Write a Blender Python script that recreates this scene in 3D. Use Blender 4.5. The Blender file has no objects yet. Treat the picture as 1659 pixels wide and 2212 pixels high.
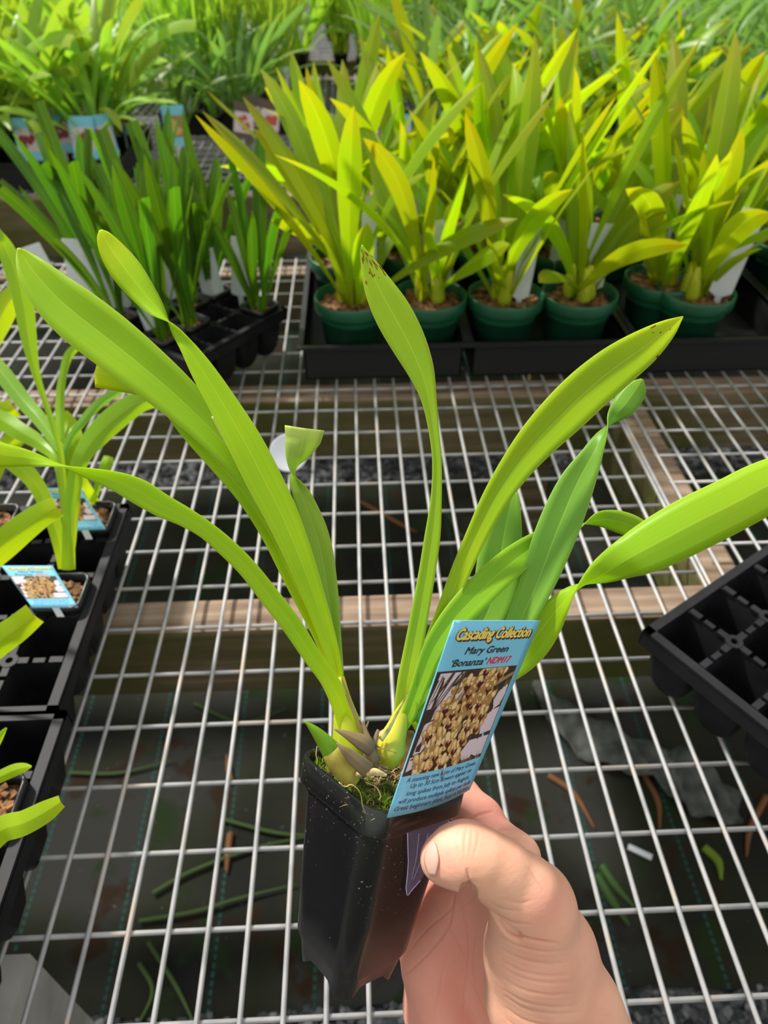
import bpy, math, random
import numpy as np
from mathutils import Vector, Matrix

# ------------------------------------------------------------------ camera, world, sun, exposure
scene = bpy.context.scene
COL = scene.collection
FPX, TH, PSI, CAMH = 1545.0, math.radians(41.15), math.radians(2.36), 0.4975
FW = np.array([math.sin(PSI)*math.cos(TH), math.cos(PSI)*math.cos(TH), -math.sin(TH)])
RT = np.array([math.cos(PSI), -math.sin(PSI), 0.0])
UP = np.cross(RT, FW)
CC = np.array([0, 0, CAMH])
def P(x, y, Z):            # a point of the place seen at pixel x, y at depth Z
    return CC + Z*(FW + RT*(x-829.5)/FPX - UP*(y-1106)/FPX)
def G(x, y, z=0.0):        # where the view ray meets the level z
    d = FW + RT*(x-829.5)/FPX - UP*(y-1106)/FPX
    return CC + (z-CAMH)/d[2]*d
cam_d = bpy.data.cameras.new('camera'); cam = bpy.data.objects.new('camera', cam_d); COL.objects.link(cam)
M = Matrix.Identity(4)
for i in range(3):
    M[i][0] = RT[i]; M[i][1] = UP[i]; M[i][2] = -FW[i]; M[i][3] = CC[i]
cam.matrix_world = M
cam_d.sensor_fit = 'HORIZONTAL'; cam_d.sensor_width = 36.0; cam_d.lens = FPX/1659*36
cam_d.clip_start = 0.01; cam_d.clip_end = 60
cam_d.dof.use_dof = True; cam_d.dof.focus_distance = 0.30; cam_d.dof.aperture_fstop = 16
scene.camera = cam
scene.view_settings.view_transform = 'Standard'; scene.view_settings.look = 'None'
scene.view_settings.gamma = 1; scene.view_settings.exposure = 0.0
scene.view_settings.use_curve_mapping = False
world = bpy.data.worlds.new('world'); scene.world = world; world.use_nodes = True
bg = world.node_tree.nodes['Background']
bg.inputs['Strength'].default_value = 1.0
wt_ = world.node_tree; wtc = wt_.nodes.new('ShaderNodeTexCoord'); wsx = wt_.nodes.new('ShaderNodeSeparateXYZ'); wr = wt_.nodes.new('ShaderNodeValToRGB')
wt_.links.new(wtc.outputs['Generated'], wsx.inputs[0]); wt_.links.new(wsx.outputs[2], wr.inputs['Fac']); wt_.links.new(wr.outputs['Color'], bg.inputs['Color'])
we = wr.color_ramp.elements; we[0].position = 0.0; we[0].color = (0.14, 0.15, 0.11, 1); we[1].position = 1.0; we[1].color = (1.0, 1.0, 1.0, 1)
k_ = we.new(0.12); k_.color = (0.32, 0.35, 0.28, 1); k_ = we.new(0.34); k_.color = (0.95, 0.96, 0.95, 1)
sun_d = bpy.data.lights.new('sun', 'SUN'); sun = bpy.data.objects.new('sun', sun_d); COL.objects.link(sun)
sun_d.energy = 5.6; sun_d.angle = math.radians(5); sun_d.color = (1.0, 0.965, 0.90)
sun.rotation_euler = Vector((-0.50, 0.48, 0.74)).to_track_quat('Z', 'Y').to_euler()
random.seed(7); rng = np.random.default_rng(7)

# ------------------------------------------------------------------ materials
def lin(r, g, b):
    f = lambda c: (c/255/12.92) if c/255 <= 0.04045 else ((c/255+0.055)/1.055)**2.4
    return (f(r), f(g), f(b), 1)
def new_mat(name):
    m = bpy.data.materials.new(name); m.use_nodes = True
    nt = m.node_tree; return m, nt, nt.nodes['Principled BSDF']
def N(nt, t, **kw):
    n = nt.nodes.new(t)
    for k, v in kw.items():
        if k in n.inputs: n.inputs[k].default_value = v
        else: setattr(n, k, v)
    return n
def noise(nt, scale, detail=4, coord=None, mscale=None):
    n = N(nt, 'ShaderNodeTexNoise', Scale=scale, Detail=detail)
    tc = N(nt, 'ShaderNodeTexCoord')
    src = tc.outputs[coord or 'Object']
    if mscale:
        mp = N(nt, 'ShaderNodeMapping'); mp.inputs['Scale'].default_value = mscale
        nt.links.new(src, mp.inputs['Vector']); src = mp.outputs['Vector']
    nt.links.new(src, n.inputs['Vector'])
    return n
def ramp(nt, fac, stops):
    r = N(nt, 'ShaderNodeValToRGB'); e = r.color_ramp.elements
    while len(e) > 1: e.remove(e[-1])
    e[0].position = stops[0][0]; e[0].color = stops[0][1]
    for p, c in stops[1:]:
        k = e.new(p); k.color = c
    nt.links.new(fac, r.inputs['Fac']); return r
def plain(name, col, rough=0.5, spec=0.5, nscale=None, namt=0.25, bump=0, bscale=200, metal=0, trans=0):
    m, nt, b = new_mat(name)
    b.inputs['Base Color'].default_value = col; b.inputs['Roughness'].default_value = rough
    b.inputs['Specular IOR Level'].default_value = spec; b.inputs['Metallic'].default_value = metal
    if nscale:
        n = noise(nt, nscale)
        d = tuple(c*(1-namt) for c in col[:3])+(1,); l = tuple(min(1, c*(1+namt)) for c in col[:3])+(1,)
        r = ramp(nt, n.outputs['Fac'], [(0.3, d), (0.7, l)])
        nt.links.new(r.outputs['Color'], b.inputs['Base Color'])
    if bump:
        n2 = noise(nt, bscale); bp = N(nt, 'ShaderNodeBump', Strength=bump, Distance=0.001)
        nt.links.new(n2.outputs['Fac'], bp.inputs['Height']); nt.links.new(bp.outputs['Normal'], b.inputs['Normal'])
    if trans:
        t = N(nt, 'ShaderNodeBsdfTranslucent'); t.inputs['Color'].default_value = col
        mx = N(nt, 'ShaderNodeMixShader', Fac=trans)
        out = nt.nodes['Material Output']
        nt.links.new(b.outputs[0], mx.inputs[1]); nt.links.new(t.outputs[0], mx.inputs[2]); nt.links.new(mx.outputs[0], out.inputs[0])
    return m
def mathn(nt, op, a, b=None):
    n = N(nt, 'ShaderNodeMath', operation=op)
    for i, v in enumerate((a, b)):
        if v is None: continue
        if hasattr(v, 'links') or hasattr(v, 'is_output'): nt.links.new(v, n.inputs[i])
        else: n.inputs[i].default_value = v
    return n.outputs[0]
def mixc(nt, fac, a, b):
    n = N(nt, 'ShaderNodeMixRGB')
    for i, v in ((0, fac), (1, a), (2, b)):
        if hasattr(v, 'is_output'): nt.links.new(v, n.inputs[i])
        else: n.inputs[i].default_value = v
    return n.outputs[0]
def leaf_mat(name, col, tcol, base=None, tip=None, trans=0.5, rough=0.38, rib=0.22, spots=None, randomise=0.0):
    """strap leaf: paler base, fine lengthwise veins, light midrib; UV = (across, along)"""
    m, nt, b = new_mat(name)
    uv = N(nt, 'ShaderNodeUVMap'); sx = N(nt, 'ShaderNodeSeparateXYZ'); nt.links.new(uv.outputs[0], sx.inputs[0])
    u, v = sx.outputs[0], sx.outputs[1]
    base = base or tuple(min(1, c*s) for c, s in zip(col[:3], (1.5, 1.15, 1.0)))+(1,)
    tip = tip or tuple(min(1, c*s) for c, s in zip(col[:3], (1.25, 1.1, 0.8)))+(1,)
    r = ramp(nt, v, [(0.0, base), (0.22, col), (0.8, col), (1.0, tip)])
    st = N(nt, 'ShaderNodeTexNoise', Scale=1.0, Detail=3)
    mp = N(nt, 'ShaderNodeMapping'); mp.inputs['Scale'].default_value = (26, 1.2, 1)
    nt.links.new(uv.outputs[0], mp.inputs['Vector']); nt.links.new(mp.outputs[0], st.inputs['Vector'])
    dark = mixc(nt, 1.0, r.outputs[0], (0.86, 0.88, 0.85, 1)); dark.node.blend_type = 'MULTIPLY'
    sf = ramp(nt, st.outputs['Fac'], [(0.3, (0, 0, 0, 1)), (0.7, (1, 1, 1, 1))])
    c1 = mixc(nt, sf.outputs[0], dark, r.outputs[0])
    big = noise(nt, 18, 2)
    bf = ramp(nt, big.outputs['Fac'], [(0.4, (0, 0, 0, 1)), (0.65, (1, 1, 1, 1))])
    warm = mixc(nt, 1.0, c1, (1.10, 1.0, 0.8, 1)); warm.node.blend_type = 'MULTIPLY'
    c2 = mixc(nt, bf.outputs[0], c1, warm)
    au = mathn(nt, 'ABSOLUTE', u)
    mr = mathn(nt, 'LESS_THAN', au, 0.035)
    mrf = mathn(nt, 'MULTIPLY', mr, rib)
    c3 = mixc(nt, mrf, c2, (0.75, 0.85, 0.18, 1))
    ed = mathn(nt, 'MULTIPLY', mathn(nt, 'GREATER_THAN', au, 0.955), rib)
    c3 = mixc(nt, ed, c3, (0.72, 0.78, 0.2, 1))
    if spots:
        vo = N(nt, 'ShaderNodeTexVoronoi', Scale=1.0)
        mp2 = N(nt, 'ShaderNodeMapping'); mp2.inputs['Scale'].default_value = spots[0]
        nt.links.new(uv.outputs[0], mp2.inputs['Vector']); nt.links.new(mp2.outputs[0], vo.inputs['Vector'])
        s1 = mathn(nt, 'LESS_THAN', vo.outputs['Distance'], spots[1])
        s2 = mathn(nt, 'GREATER_THAN', v, spots[2])
        cl = noise(nt, 130, 2); s3 = mathn(nt, 'GREATER_THAN', cl.outputs['Fac'], spots[3])
        s = mathn(nt, 'MULTIPLY', mathn(nt, 'MULTIPLY', s1, s2), s3)
        c3 = mixc(nt, s, c3, (0.24, 0.075, 0.005, 1))
    if randomise:
        oi = N(nt, 'ShaderNodeObjectInfo'); hs = N(nt, 'ShaderNodeHueSaturation')
        hv = mathn(nt, 'ADD', mathn(nt, 'MULTIPLY', oi.outputs['Random'], randomise), 0.5-randomise/2)
        vv = mathn(nt, 'ADD', mathn(nt, 'MULTIPLY', oi.outputs['Random'], 0.5), 0.72)
        nt.links.new(hv, hs.inputs['Hue']); nt.links.new(vv, hs.inputs['Value']); nt.links.new(c3, hs.inputs['Color'])
        c3 = hs.outputs[0]
    nt.links.new(c3, b.inputs['Base Color'])
    b.inputs['Roughness'].default_value = rough; b.inputs['Specular IOR Level'].default_value = 0.28
    bp = N(nt, 'ShaderNodeBump', Strength=0.06, Distance=0.0004)
    nt.links.new(st.outputs['Fac'], bp.inputs['Height']); nt.links.new(bp.outputs[0], b.inputs['Normal'])
    t = N(nt, 'ShaderNodeBsdfTranslucent')
    tint = mixc(nt, 1.0, c3, tcol); tint.node.blend_type = 'MULTIPLY'
    nt.links.new(tint, t.inputs['Color'])
    mx = N(nt, 'ShaderNodeMixShader', Fac=trans); out = nt.nodes['Material Output']
    nt.links.new(b.outputs[0], mx.inputs[1]); nt.links.new(t.outputs[0], mx.inputs[2]); nt.links.new(mx.outputs[0], out.inputs[0])
    return m
TINT = (1.75, 1.45, 0.4, 1)
LIME = leaf_mat('leaf_lime', (0.38, 0.63, 0.024, 1), TINT, trans=0.5)
MID = leaf_mat('leaf_mid_green', (0.28, 0.54, 0.027, 1), TINT, trans=0.48)
COOL = leaf_mat('leaf_cool_green', (0.23, 0.46, 0.06, 1), (1.5, 1.6, 0.5, 1), trans=0.42)
PALE = leaf_mat('leaf_pale_green', (0.36, 0.54, 0.07, 1), (1.5, 1.5, 0.5, 1), trans=0.45, tip=(0.55, 0.66, 0.22, 1))
GOLD = leaf_mat('leaf_golden', (0.43, 0.68, 0.016, 1), TINT, trans=0.5, tip=(0.62, 0.78, 0.01, 1))
SPOT = leaf_mat('leaf_spotted', (0.33, 0.55, 0.025, 1), TINT, trans=0.48, spots=((5, 34, 1), 0.42, 0.84, 0.50))
SPOT2 = leaf_mat('leaf_few_spots', (0.37, 0.57, 0.012, 1), TINT, trans=0.5, tip=(0.58, 0.72, 0.01, 1), spots=((7, 45, 1), 0.35, 0.87, 0.58))
BGL = leaf_mat('leaf_bright_nursery', (0.27, 0.44, 0.012, 1), (1.9, 1.6, 0.4, 1), trans=0.5, rib=0.2, randomise=0.04, tip=(0.38, 0.42, 0.015, 1), base=(0.33, 0.38, 0.025, 1))
BGD = leaf_mat('leaf_dark_nursery', (0.065, 0.165, 0.012, 1), (1.8, 1.9, 0.5, 1), trans=0.4, rib=0.15, randomise=0.03)
BGF = leaf_mat('leaf_far_nursery', (0.30, 0.47, 0.07, 1), (1.6, 1.6, 0.6, 1), trans=0.42, rib=0.1, randomise=0.04)
BGB = leaf_mat('leaf_far_bluish', (0.20, 0.36, 0.10, 1), (1.4, 1.5, 0.8, 1), trans=0.38, rib=0.1, randomise=0.03)
BGP = leaf_mat('leaf_purple', (0.20, 0.09, 0.11, 1), (1.3, 1, 1, 1), trans=0.25, rib=0.0, randomise=0.04)
DRYL = leaf_mat('leaf_dry', (0.42, 0.20, 0.03, 1), (1.5, 1.2, 0.6, 1), trans=0.35, rib=0.0)
# pseudobulbs and stems: yellow-green to straw
def bulb_mat():
    m, nt, b = new_mat('pseudobulb_skin')
    n = noise(nt, 60, 5); r = ramp(nt, n.outputs['Fac'], [(0.3, (0.42, 0.44, 0.02, 1)), (0.55, (0.60, 0.52, 0.03, 1)), (0.75, (0.66, 0.50, 0.08, 1))])
    n2 = noise(nt, 260, 5); s = ramp(nt, n2.outputs['Fac'], [(0.66, (0, 0, 0, 1)), (0.72, (1, 1, 1, 1))])
    c = mixc(nt, s.outputs[0], r.outputs[0], (0.16, 0.10, 0.02, 1))
    nt.links.new(c, b.inputs['Base Color']); b.inputs['Roughness'].default_value = 0.35
    b.inputs['Subsurface Weight'].default_value = 0.3; b.inputs['Subsurface Radius'].default_value = (0.004, 0.004, 0.001)
    return m
BULB = bulb_mat()
STEM = leaf_mat('stem_skin', (0.52, 0.60, 0.03, 1), TINT, trans=0.15, rib=0.0)
SHEATH = leaf_mat('dry_sheath', (0.28, 0.19, 0.10, 1), (1, 1, 1, 1), base=(0.2, 0.13, 0.07, 1), tip=(0.3, 0.2, 0.12, 1), trans=0.15, rough=0.6, rib=0)
BLACKP = plain('black_plastic', (0.012, 0.012, 0.013, 1), 0.3, 0.5, 40, 0.3, 0.08, 300)
TRAYP = plain('tray_black_plastic', (0.012, 0.012, 0.014, 1), 0.55, 0.22, 30, 0.4)
DARKTRAY = plain('matt_black_plastic', (0.013, 0.013, 0.014, 1), 0.5, 0.4)
GREENP = plain('green_plastic', (0.012, 0.10, 0.045, 1), 0.35, 0.5, 30, 0.2)
WHITEP = plain('white_plastic', (0.80, 0.82, 0.84, 1), 0.4, 0.5, trans=0.3)
SOIL = plain('bark_mix', (0.20, 0.10, 0.045, 1), 0.9, 0.2, 120, 0.9, 0.8, 180)
SOILD = plain('dark_mix', (0.08, 0.055, 0.025, 1), 0.95, 0.2, 150, 0.9, 0.8, 250)
MOSS = plain('moss_green', (0.24, 0.38, 0.015, 1), 0.8, 0.2, 150, 0.5, trans=0.3)
STRAW = plain('straw', (0.50, 0.36, 0.14, 1), 0.7, 0.3, 200, 0.4)
BARK = plain('bark_chip', (0.22, 0.12, 0.06, 1), 0.85, 0.2, 150, 0.6, 0.6, 300)
def pot_mat():   # glossy black with dust specks and hairline scratches
    m, nt, b = new_mat('dusty_black_pot')
    n = noise(nt, 900, 2); s = ramp(nt, n.outputs['Fac'], [(0.69, (0, 0, 0, 1)), (0.72, (1, 1, 1, 1))])
    n3 = noise(nt, 25, 3); a = ramp(nt, n3.outputs['Fac'], [(0.45, (0, 0, 0, 1)), (0.6, (1, 1, 1, 1))])
    f = mathn(nt, 'MULTIPLY', s.outputs[0], a.outputs[0])
    n2 = noise(nt, 1, 2, mscale=(900, 900, 120)); s2 = ramp(nt, n2.outputs['Fac'], [(0.79, (0, 0, 0, 1)), (0.8, (1, 1, 1, 1))])
    f = mathn(nt, 'MAXIMUM', f, s2.outputs[0])
    g = noise(nt, 22, 3); gc = ramp(nt, g.outputs['Fac'], [(0.4, (0.009, 0.009, 0.010, 1)), (0.62, (0.016, 0.019, 0.014, 1))])
    c = mixc(nt, f, gc.outputs[0], (0.30, 0.29, 0.22, 1))
    nt.links.new(c, b.inputs['Base Color'])
    rr = ramp(nt, n3.outputs['Fac'], [(0.3, (0.16, 0.16, 0.16, 1)), (0.7, (0.26, 0.26, 0.26, 1))])
    nt.links.new(rr.outputs[0], b.inputs['Roughness'])
    return m
POTM = pot_mat()
def wire_mat():
    m, nt, b = new_mat('galvanised_wire')
    n = noise(nt, 35, 5); r = ramp(nt, n.outputs['Fac'], [(0.3, lin(146, 146, 146)), (0.55, lin(176, 176, 175)), (0.72, lin(186, 170, 150))])
    nt.links.new(r.outputs[0], b.inputs['Base Color'])
    b.inputs['Roughness'].default_value = 0.55; b.inputs['Metallic'].default_value = 0.15
    return m
WIRE = wire_mat()
def wood_mat():
    m, nt, b = new_mat('weathered_timber')
    n = noise(nt, 6, 6, mscale=(1.2, 14, 14)); n2 = noise(nt, 5, 3)
    r = ramp(nt, n.outputs['Fac'], [(0.3, (0.11, 0.07, 0.045, 1)), (0.5, (0.24, 0.165, 0.11, 1)), (0.7, (0.36, 0.27, 0.19, 1))])
    # moss grows on the vertical faces of the boards
    geo = N(nt, 'ShaderNodeNewGeometry'); sx = N(nt, 'ShaderNodeSeparateXYZ'); nt.links.new(geo.outputs['True Normal'], sx.inputs[0])
    side = mathn(nt, 'LESS_THAN', mathn(nt, 'ABSOLUTE', sx.outputs[2]), 0.5)
    mm = ramp(nt, n2.outputs['Fac'], [(0.35, (0.35, 0.35, 0.35, 1)), (0.6, (1, 1, 1, 1))])
    f = mathn(nt, 'MULTIPLY', side, mm.outputs[0])
    c = mixc(nt, f, r.outputs[0], (0.075, 0.078, 0.010, 1))
    nt.links.new(c, b.inputs['Base Color']); b.inputs['Roughness'].default_value = 0.85
    return m
WOOD = wood_mat()
def gravel_mat():
    m, nt, b = new_mat('blue_grey_gravel')
    tc = N(nt, 'ShaderNodeTexCoord'); vo = N(nt, 'ShaderNodeTexVoronoi', Scale=60.0)
    nt.links.new(tc.outputs['Object'], vo.inputs['Vector'])
    hs = N(nt, 'ShaderNodeSeparateXYZ'); nt.links.new(vo.outputs['Color'], hs.inputs[0])
    r = ramp(nt, hs.outputs[0], [(0, (0.02, 0.021, 0.022, 1)), (0.6, (0.06, 0.062, 0.065, 1)), (1, (0.15, 0.15, 0.15, 1))])
    nt.links.new(r.outputs[0], b.inputs['Base Color']); b.inputs['Roughness'].default_value = 0.85
    bp = N(nt, 'ShaderNodeBump', Strength=1.0, Distance=0.012); bp.invert = True
    nt.links.new(vo.outputs['Distance'], bp.inputs['Height']); nt.links.new(bp.outputs[0], b.inputs['Normal'])
    return m
GRAVEL = gravel_mat()
def mat_mat():   # woven weed mat, algae stains, teal marker threads
    m, nt, b = new_mat('woven_weed_mat')
    n = noise(nt, 3.5, 5); r = ramp(nt, n.outputs['Fac'], [(0.32, (0.010, 0.010, 0.009, 1)), (0.5, (0.017, 0.019, 0.010, 1)), (0.62, (0.026, 0.026, 0.023, 1))])
    n2 = noise(nt, 14, 8); r2 = ramp(nt, n2.outputs['Fac'], [(0.58, (0, 0, 0, 1)), (0.66, (1, 1, 1, 1))])
    c = mixc(nt, r2.outputs[0], r.outputs[0], (0.020, 0.011, 0.005, 1))
    n4 = noise(nt, 9, 8); r4 = ramp(nt, n4.outputs['Fac'], [(0.58, (0, 0, 0, 1)), (0.64, (1, 1, 1, 1))])
    c = mixc(nt, r4.outputs[0], c, (0.012, 0.022, 0.006, 1))
    n3 = noise(nt, 120, 2); r3 = ramp(nt, n3.outputs['Fac'], [(0.74, (0, 0, 0, 1)), (0.77, (1, 1, 1, 1))])
    c = mixc(nt, r3.outputs[0], c, (0.09, 0.09, 0.07, 1))
    tc = N(nt, 'ShaderNodeTexCoord'); sx = N(nt, 'ShaderNodeSeparateXYZ'); nt.links.new(tc.outputs['Object'], sx.inputs[0])
    w = mathn(nt, 'PINGPONG', mathn(nt, 'ADD', sx.outputs[0], 0.09), 0.0775)
    line = mathn(nt, 'LESS_THAN', w, 0.0025)
    dash = mathn(nt, 'GREATER_THAN', mathn(nt, 'PINGPONG', sx.outputs[1], 0.006), 0.0022)
    c = mixc(nt, mathn(nt, 'MULTIPLY', line, dash), c, (0.015, 0.06, 0.05, 1))
    nt.links.new(c, b.inputs['Base Color']); b.inputs['Roughness'].default_value = 0.85; b.inputs['Specular IOR Level'].default_value = 0.15
    return m
MATM = mat_mat()
def skin_mat():
    m, nt, b = new_mat('skin')
    at = N(nt, 'ShaderNodeAttribute', attribute_name='skin')   # x: flush, y: crease
    sx = N(nt, 'ShaderNodeSeparateXYZ'); nt.links.new(at.outputs['Color'], sx.inputs[0])
    n = noise(nt, 70, 5)
    r = ramp(nt, n.outputs['Fac'], [(0.3, (0.74, 0.385, 0.25, 1)), (0.7, (0.82, 0.48, 0.32, 1))])
    c = mixc(nt, sx.outputs[0], r.outputs[0], (0.78, 0.31, 0.24, 1))
    c = mixc(nt, sx.outputs[1], c, (0.55, 0.20, 0.14, 1))
    nt.links.new(c, b.inputs['Base Color'])
    b.inputs['Roughness'].default_value = 0.5; b.inputs['Specular IOR Level'].default_value = 0.4
    b.inputs['Subsurface Weight'].default_value = 0.35; b.inputs['Subsurface Radius'].default_value = (0.006, 0.002, 0.001)
    b.inputs['Subsurface Scale'].default_value = 1.0
    vo = N(nt, 'ShaderNodeTexVoronoi', Scale=700.0, feature='DISTANCE_TO_EDGE')
    tc = N(nt, 'ShaderNodeTexCoord'); nz = noise(nt, 200, 2)
    ad = N(nt, 'ShaderNodeMixRGB'); ad.inputs[0].default_value = 0.006
    nt.links.new(tc.outputs['Object'], ad.inputs[1]); nt.links.new(nz.outputs['Color'], ad.inputs[2])
    nt.links.new(ad.outputs[0], vo.inputs['Vector'])
    cr = ramp(nt, vo.outputs['Distance'], [(0.0, (0, 0, 0, 1)), (0.12, (1, 1, 1, 1))])
    bp = N(nt, 'ShaderNodeBump', Strength=0.10, Distance=0.0003)
    nt.links.new(cr.outputs[0], bp.inputs['Height'])
    n2 = noise(nt, 1, 3, mscale=(130, 350, 500)); bp2 = N(nt, 'ShaderNodeBump', Strength=0.16, Distance=0.0010)
    nt.links.new(n2.outputs['Fac'], bp2.inputs['Height']); nt.links.new(bp.outputs[0], bp2.inputs['Normal'])
    nt.links.new(bp2.outputs[0], b.inputs['Normal'])
    return m
SKIN = skin_mat()
NAIL = plain('nail', (0.70, 0.42, 0.33, 1), 0.25, 0.5)
BLUE = plain('card_blue', lin(128, 205, 236), 0.3, 0.5)
def clear_mat():
    m, nt, b = new_mat('clear_violet_plastic')
    b.inputs['Base Color'].default_value = (0.55, 0.45, 0.75, 1); b.inputs['Roughness'].default_value = 0.12
    b.inputs['Alpha'].default_value = 0.13
    return m
CLEAR = clear_mat()
CLEAREDGE = plain('clear_plastic_edge', (0.62, 0.55, 0.85, 1), 0.2, 0.6)
INK = {k: plain('ink_'+k, c, 0.5, 0.3) for k, c in dict(black=(0.03, 0.035, 0.03, 1), red=(0.75, 0.03, 0.05, 1), gold=(0.90, 0.62, 0.05, 1), pale=(0.95, 0.85, 0.35, 1), maroon=(0.06, 0.01, 0.01, 1),
       navy=(0.06, 0.05, 0.16, 1), bark=(0.05, 0.028, 0.02, 1), pink=(0.72, 0.60, 0.66, 1), petal=(0.70, 0.44, 0.16, 1), petal2=(0.84, 0.63, 0.32, 1), petal3=(0.42, 0.21, 0.06, 1), throat=(0.09, 0.008, 0.012, 1), olive=(0.13, 0.10, 0.035, 1), tan=(0.38, 0.24, 0.09, 1),
       rose=(0.33, 0.03, 0.08, 1), rosy=(0.55, 0.12, 0.2, 1), coral=(0.6, 0.10, 0.06, 1)).items()}
STEEL = plain('steel', (0.7, 0.7, 0.72, 1), 0.25, 0.5, metal=1)

# ------------------------------------------------------------------ object helpers
def tag(o, label=None, cat=None, group=None, kind=None):
    for k, v in (('label', label), ('category', cat), ('group', group), ('kind', kind)):
        if v: o[k] = v
    return o
def thing(name, loc, label, cat, group=None, rz=0.0):
    o = bpy.data.objects.new(name, None); COL.objects.link(o)
    o.empty_display_size = 0.02
    o.matrix_world = Matrix.Translation(Vector([float(c) for c in loc])) @ Matrix.Rotation(rz, 4, 'Z')
    return tag(o, label, cat, group)
def mesh_obj(name, verts, faces, mat, parent=None, smooth=True, uvs=None, mats=None, fmat=None, local=False):
    me = bpy.data.meshes.new(name)
    me.from_pydata([tuple(float(c) for c in v) for v in verts], [], [tuple(int(i) for i in f) for f in faces])
    for mm in (mats or [mat]): me.materials.append(mm)
    if fmat is not None: me.polygons.foreach_set('material_index', np.array(fmat, dtype=np.int32))
    me.polygons.foreach_set('use_smooth', np.full(len(me.polygons), smooth, dtype=bool))
    if uvs is not None:
        ul = me.uv_layers.new(name='UVMap'); li = np.empty(len(me.loops), dtype=np.int32); me.loops.foreach_get('vertex_index', li)
        ul.data.foreach_set('uv', np.asarray(uvs, dtype=np.float32)[li].ravel())
    me.update()
    o = bpy.data.objects.new(name, me); COL.objects.link(o)
    if parent:
        o.parent = parent
        if not local: o.matrix_parent_inverse = parent.matrix_basis.inverted()
    return o
class MB:
    def __init__(s): s.v = []; s.f = []; s.uv = []; s.m = []
    def add(s, v, f, uv=None, mi=0):
        o = len(s.v); s.v += [tuple(p) for p in v]; s.f += [tuple(i+o for i in q) for q in f]
        s.uv += list(uv) if uv is not None else [(0, 0)]*len(v); s.m += [mi]*len(f)
    def box(s, lo, hi, R=None, c=(0, 0, 0), mi=0):
        v = [np.array([x, y, z], float) for x in (lo[0], hi[0]) for y in (lo[1], hi[1]) for z in (lo[2], hi[2])]
        if R is not None: v = [R @ p for p in v]
        v = [p+np.array(c) for p in v]
        s.add(v, [(0, 1, 3, 2), (4, 6, 7, 5), (0, 4, 5, 1), (2, 3, 7, 6), (0, 2, 6, 4), (1, 5, 7, 3)], mi=mi)
    def tube(s, pts, rad, n=8, caps=True, mi=0, flat=None):
        pts = [np.array(p, float) for p in pts]; k = len(pts)
        if np.isscalar(rad): rad = [rad]*k
        rings = []; ref = None
        for i in range(k):
            t = pts[min(i+1, k-1)]-pts[max(i-1, 0)]; t /= np.linalg.norm(t)+1e-12
            if ref is None: ref = np.array([0, 0, 1.]) if abs(t[2]) < 0.9 else np.array([1., 0, 0])
            a = ref - t*(ref@t); a /= np.linalg.norm(a)+1e-12; ref = a; b = np.cross(t, a)
            rings += [pts[i]+rad[i]*(math.cos(q)*a+math.sin(q)*b) for q in np.arange(n)*2*math.pi/n]
        f = [(i*n+j, i*n+(j+1) % n, (i+1)*n+(j+1) % n, (i+1)*n+j) for i in range(k-1) for j in range(n)]
        if caps: f += [tuple(range(n))[::-1], tuple((k-1)*n+j for j in range(n))]
        uv = [(j/n, i/(k-1)) for i in range(k) for j in range(n)]
        s.add(rings, f, uv, mi)
    def loft(s, rings, cap0=True, cap1=True, mi=0):
        n = len(rings[0]); k = len(rings)
        v = [p for r in rings for p in r]
        f = [(i*n+j, i*n+(j+1) % n, (i+1)*n+(j+1) % n, (i+1)*n+j) for i in range(k-1) for j in range(n)]
        if cap0: f.append(tuple(range(n))[::-1])
        if cap1: f.append(tuple((k-1)*n+j for j in range(n)))
        s.add(v, f, [(j/n, i/max(1, k-1)) for i in range(k) for j in range(n)], mi)
    def build(s, name, mat, parent=None, smooth=True, mats=None, local=False):
        return mesh_obj(name, s.v, s.f, mat, parent, smooth, s.uv, mats, s.m if mats else None, local)
def copy_thing(root, matrix, label=None, group=None, link=True):
    r = root.copy(); COL.objects.link(r); r.matrix_basis = matrix
    if label: r['label'] = label
    if group: r['group'] = group
    for ch in root.children:
        c = ch.copy(); COL.objects.link(c); c.parent = r
        for g in ch.children:
            d = g.copy(); COL.objects.link(d); d.parent = c
    return r
def catmull(a, n):
    a = np.array(a, float); k = len(a); t = np.linspace(0, k-1, n); out = []
    for x in t:
        i = min(int(x), k-2); f = x-i
        p0 = a[i-1] if i > 0 else 2*a[0]-a[1]; p1 = a[i]; p2 = a[i+1]; p3 = a[i+2] if i+2 < k else 2*a[-1]-a[-2]
        out.append(0.5*((2*p1)+(-p0+p2)*f+(2*p0-5*p1+4*p2-p3)*f*f+(-p0+3*p1-3*p2+p3)*f**3))
    return np.array(out)
US = np.array([-1, -0.66, -0.33, -0.05, 0, 0.05, 0.33, 0.66, 1.0])
def ribbon(centers, side, nrm, fold, vs, cup=0.0, us=US):
    """strip: centre line, half-width vectors, unit normals, V-fold depth"""
    v = []; uv = []; k = len(us)
    for c, s, n, t in zip(centers, side, nrm, vs):
        w = np.linalg.norm(s)
        for u in us:
            v.append(c+s*u+n*(fold*w*abs(u)**1.2 - cup*w*u*u)); uv.append((u, t))
    f = [(i*k+j, i*k+j+1, (i+1)*k+j+1, (i+1)*k+j) for i in range(len(centers)-1) for j in range(k-1)]
    return v, f, uv
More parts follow.
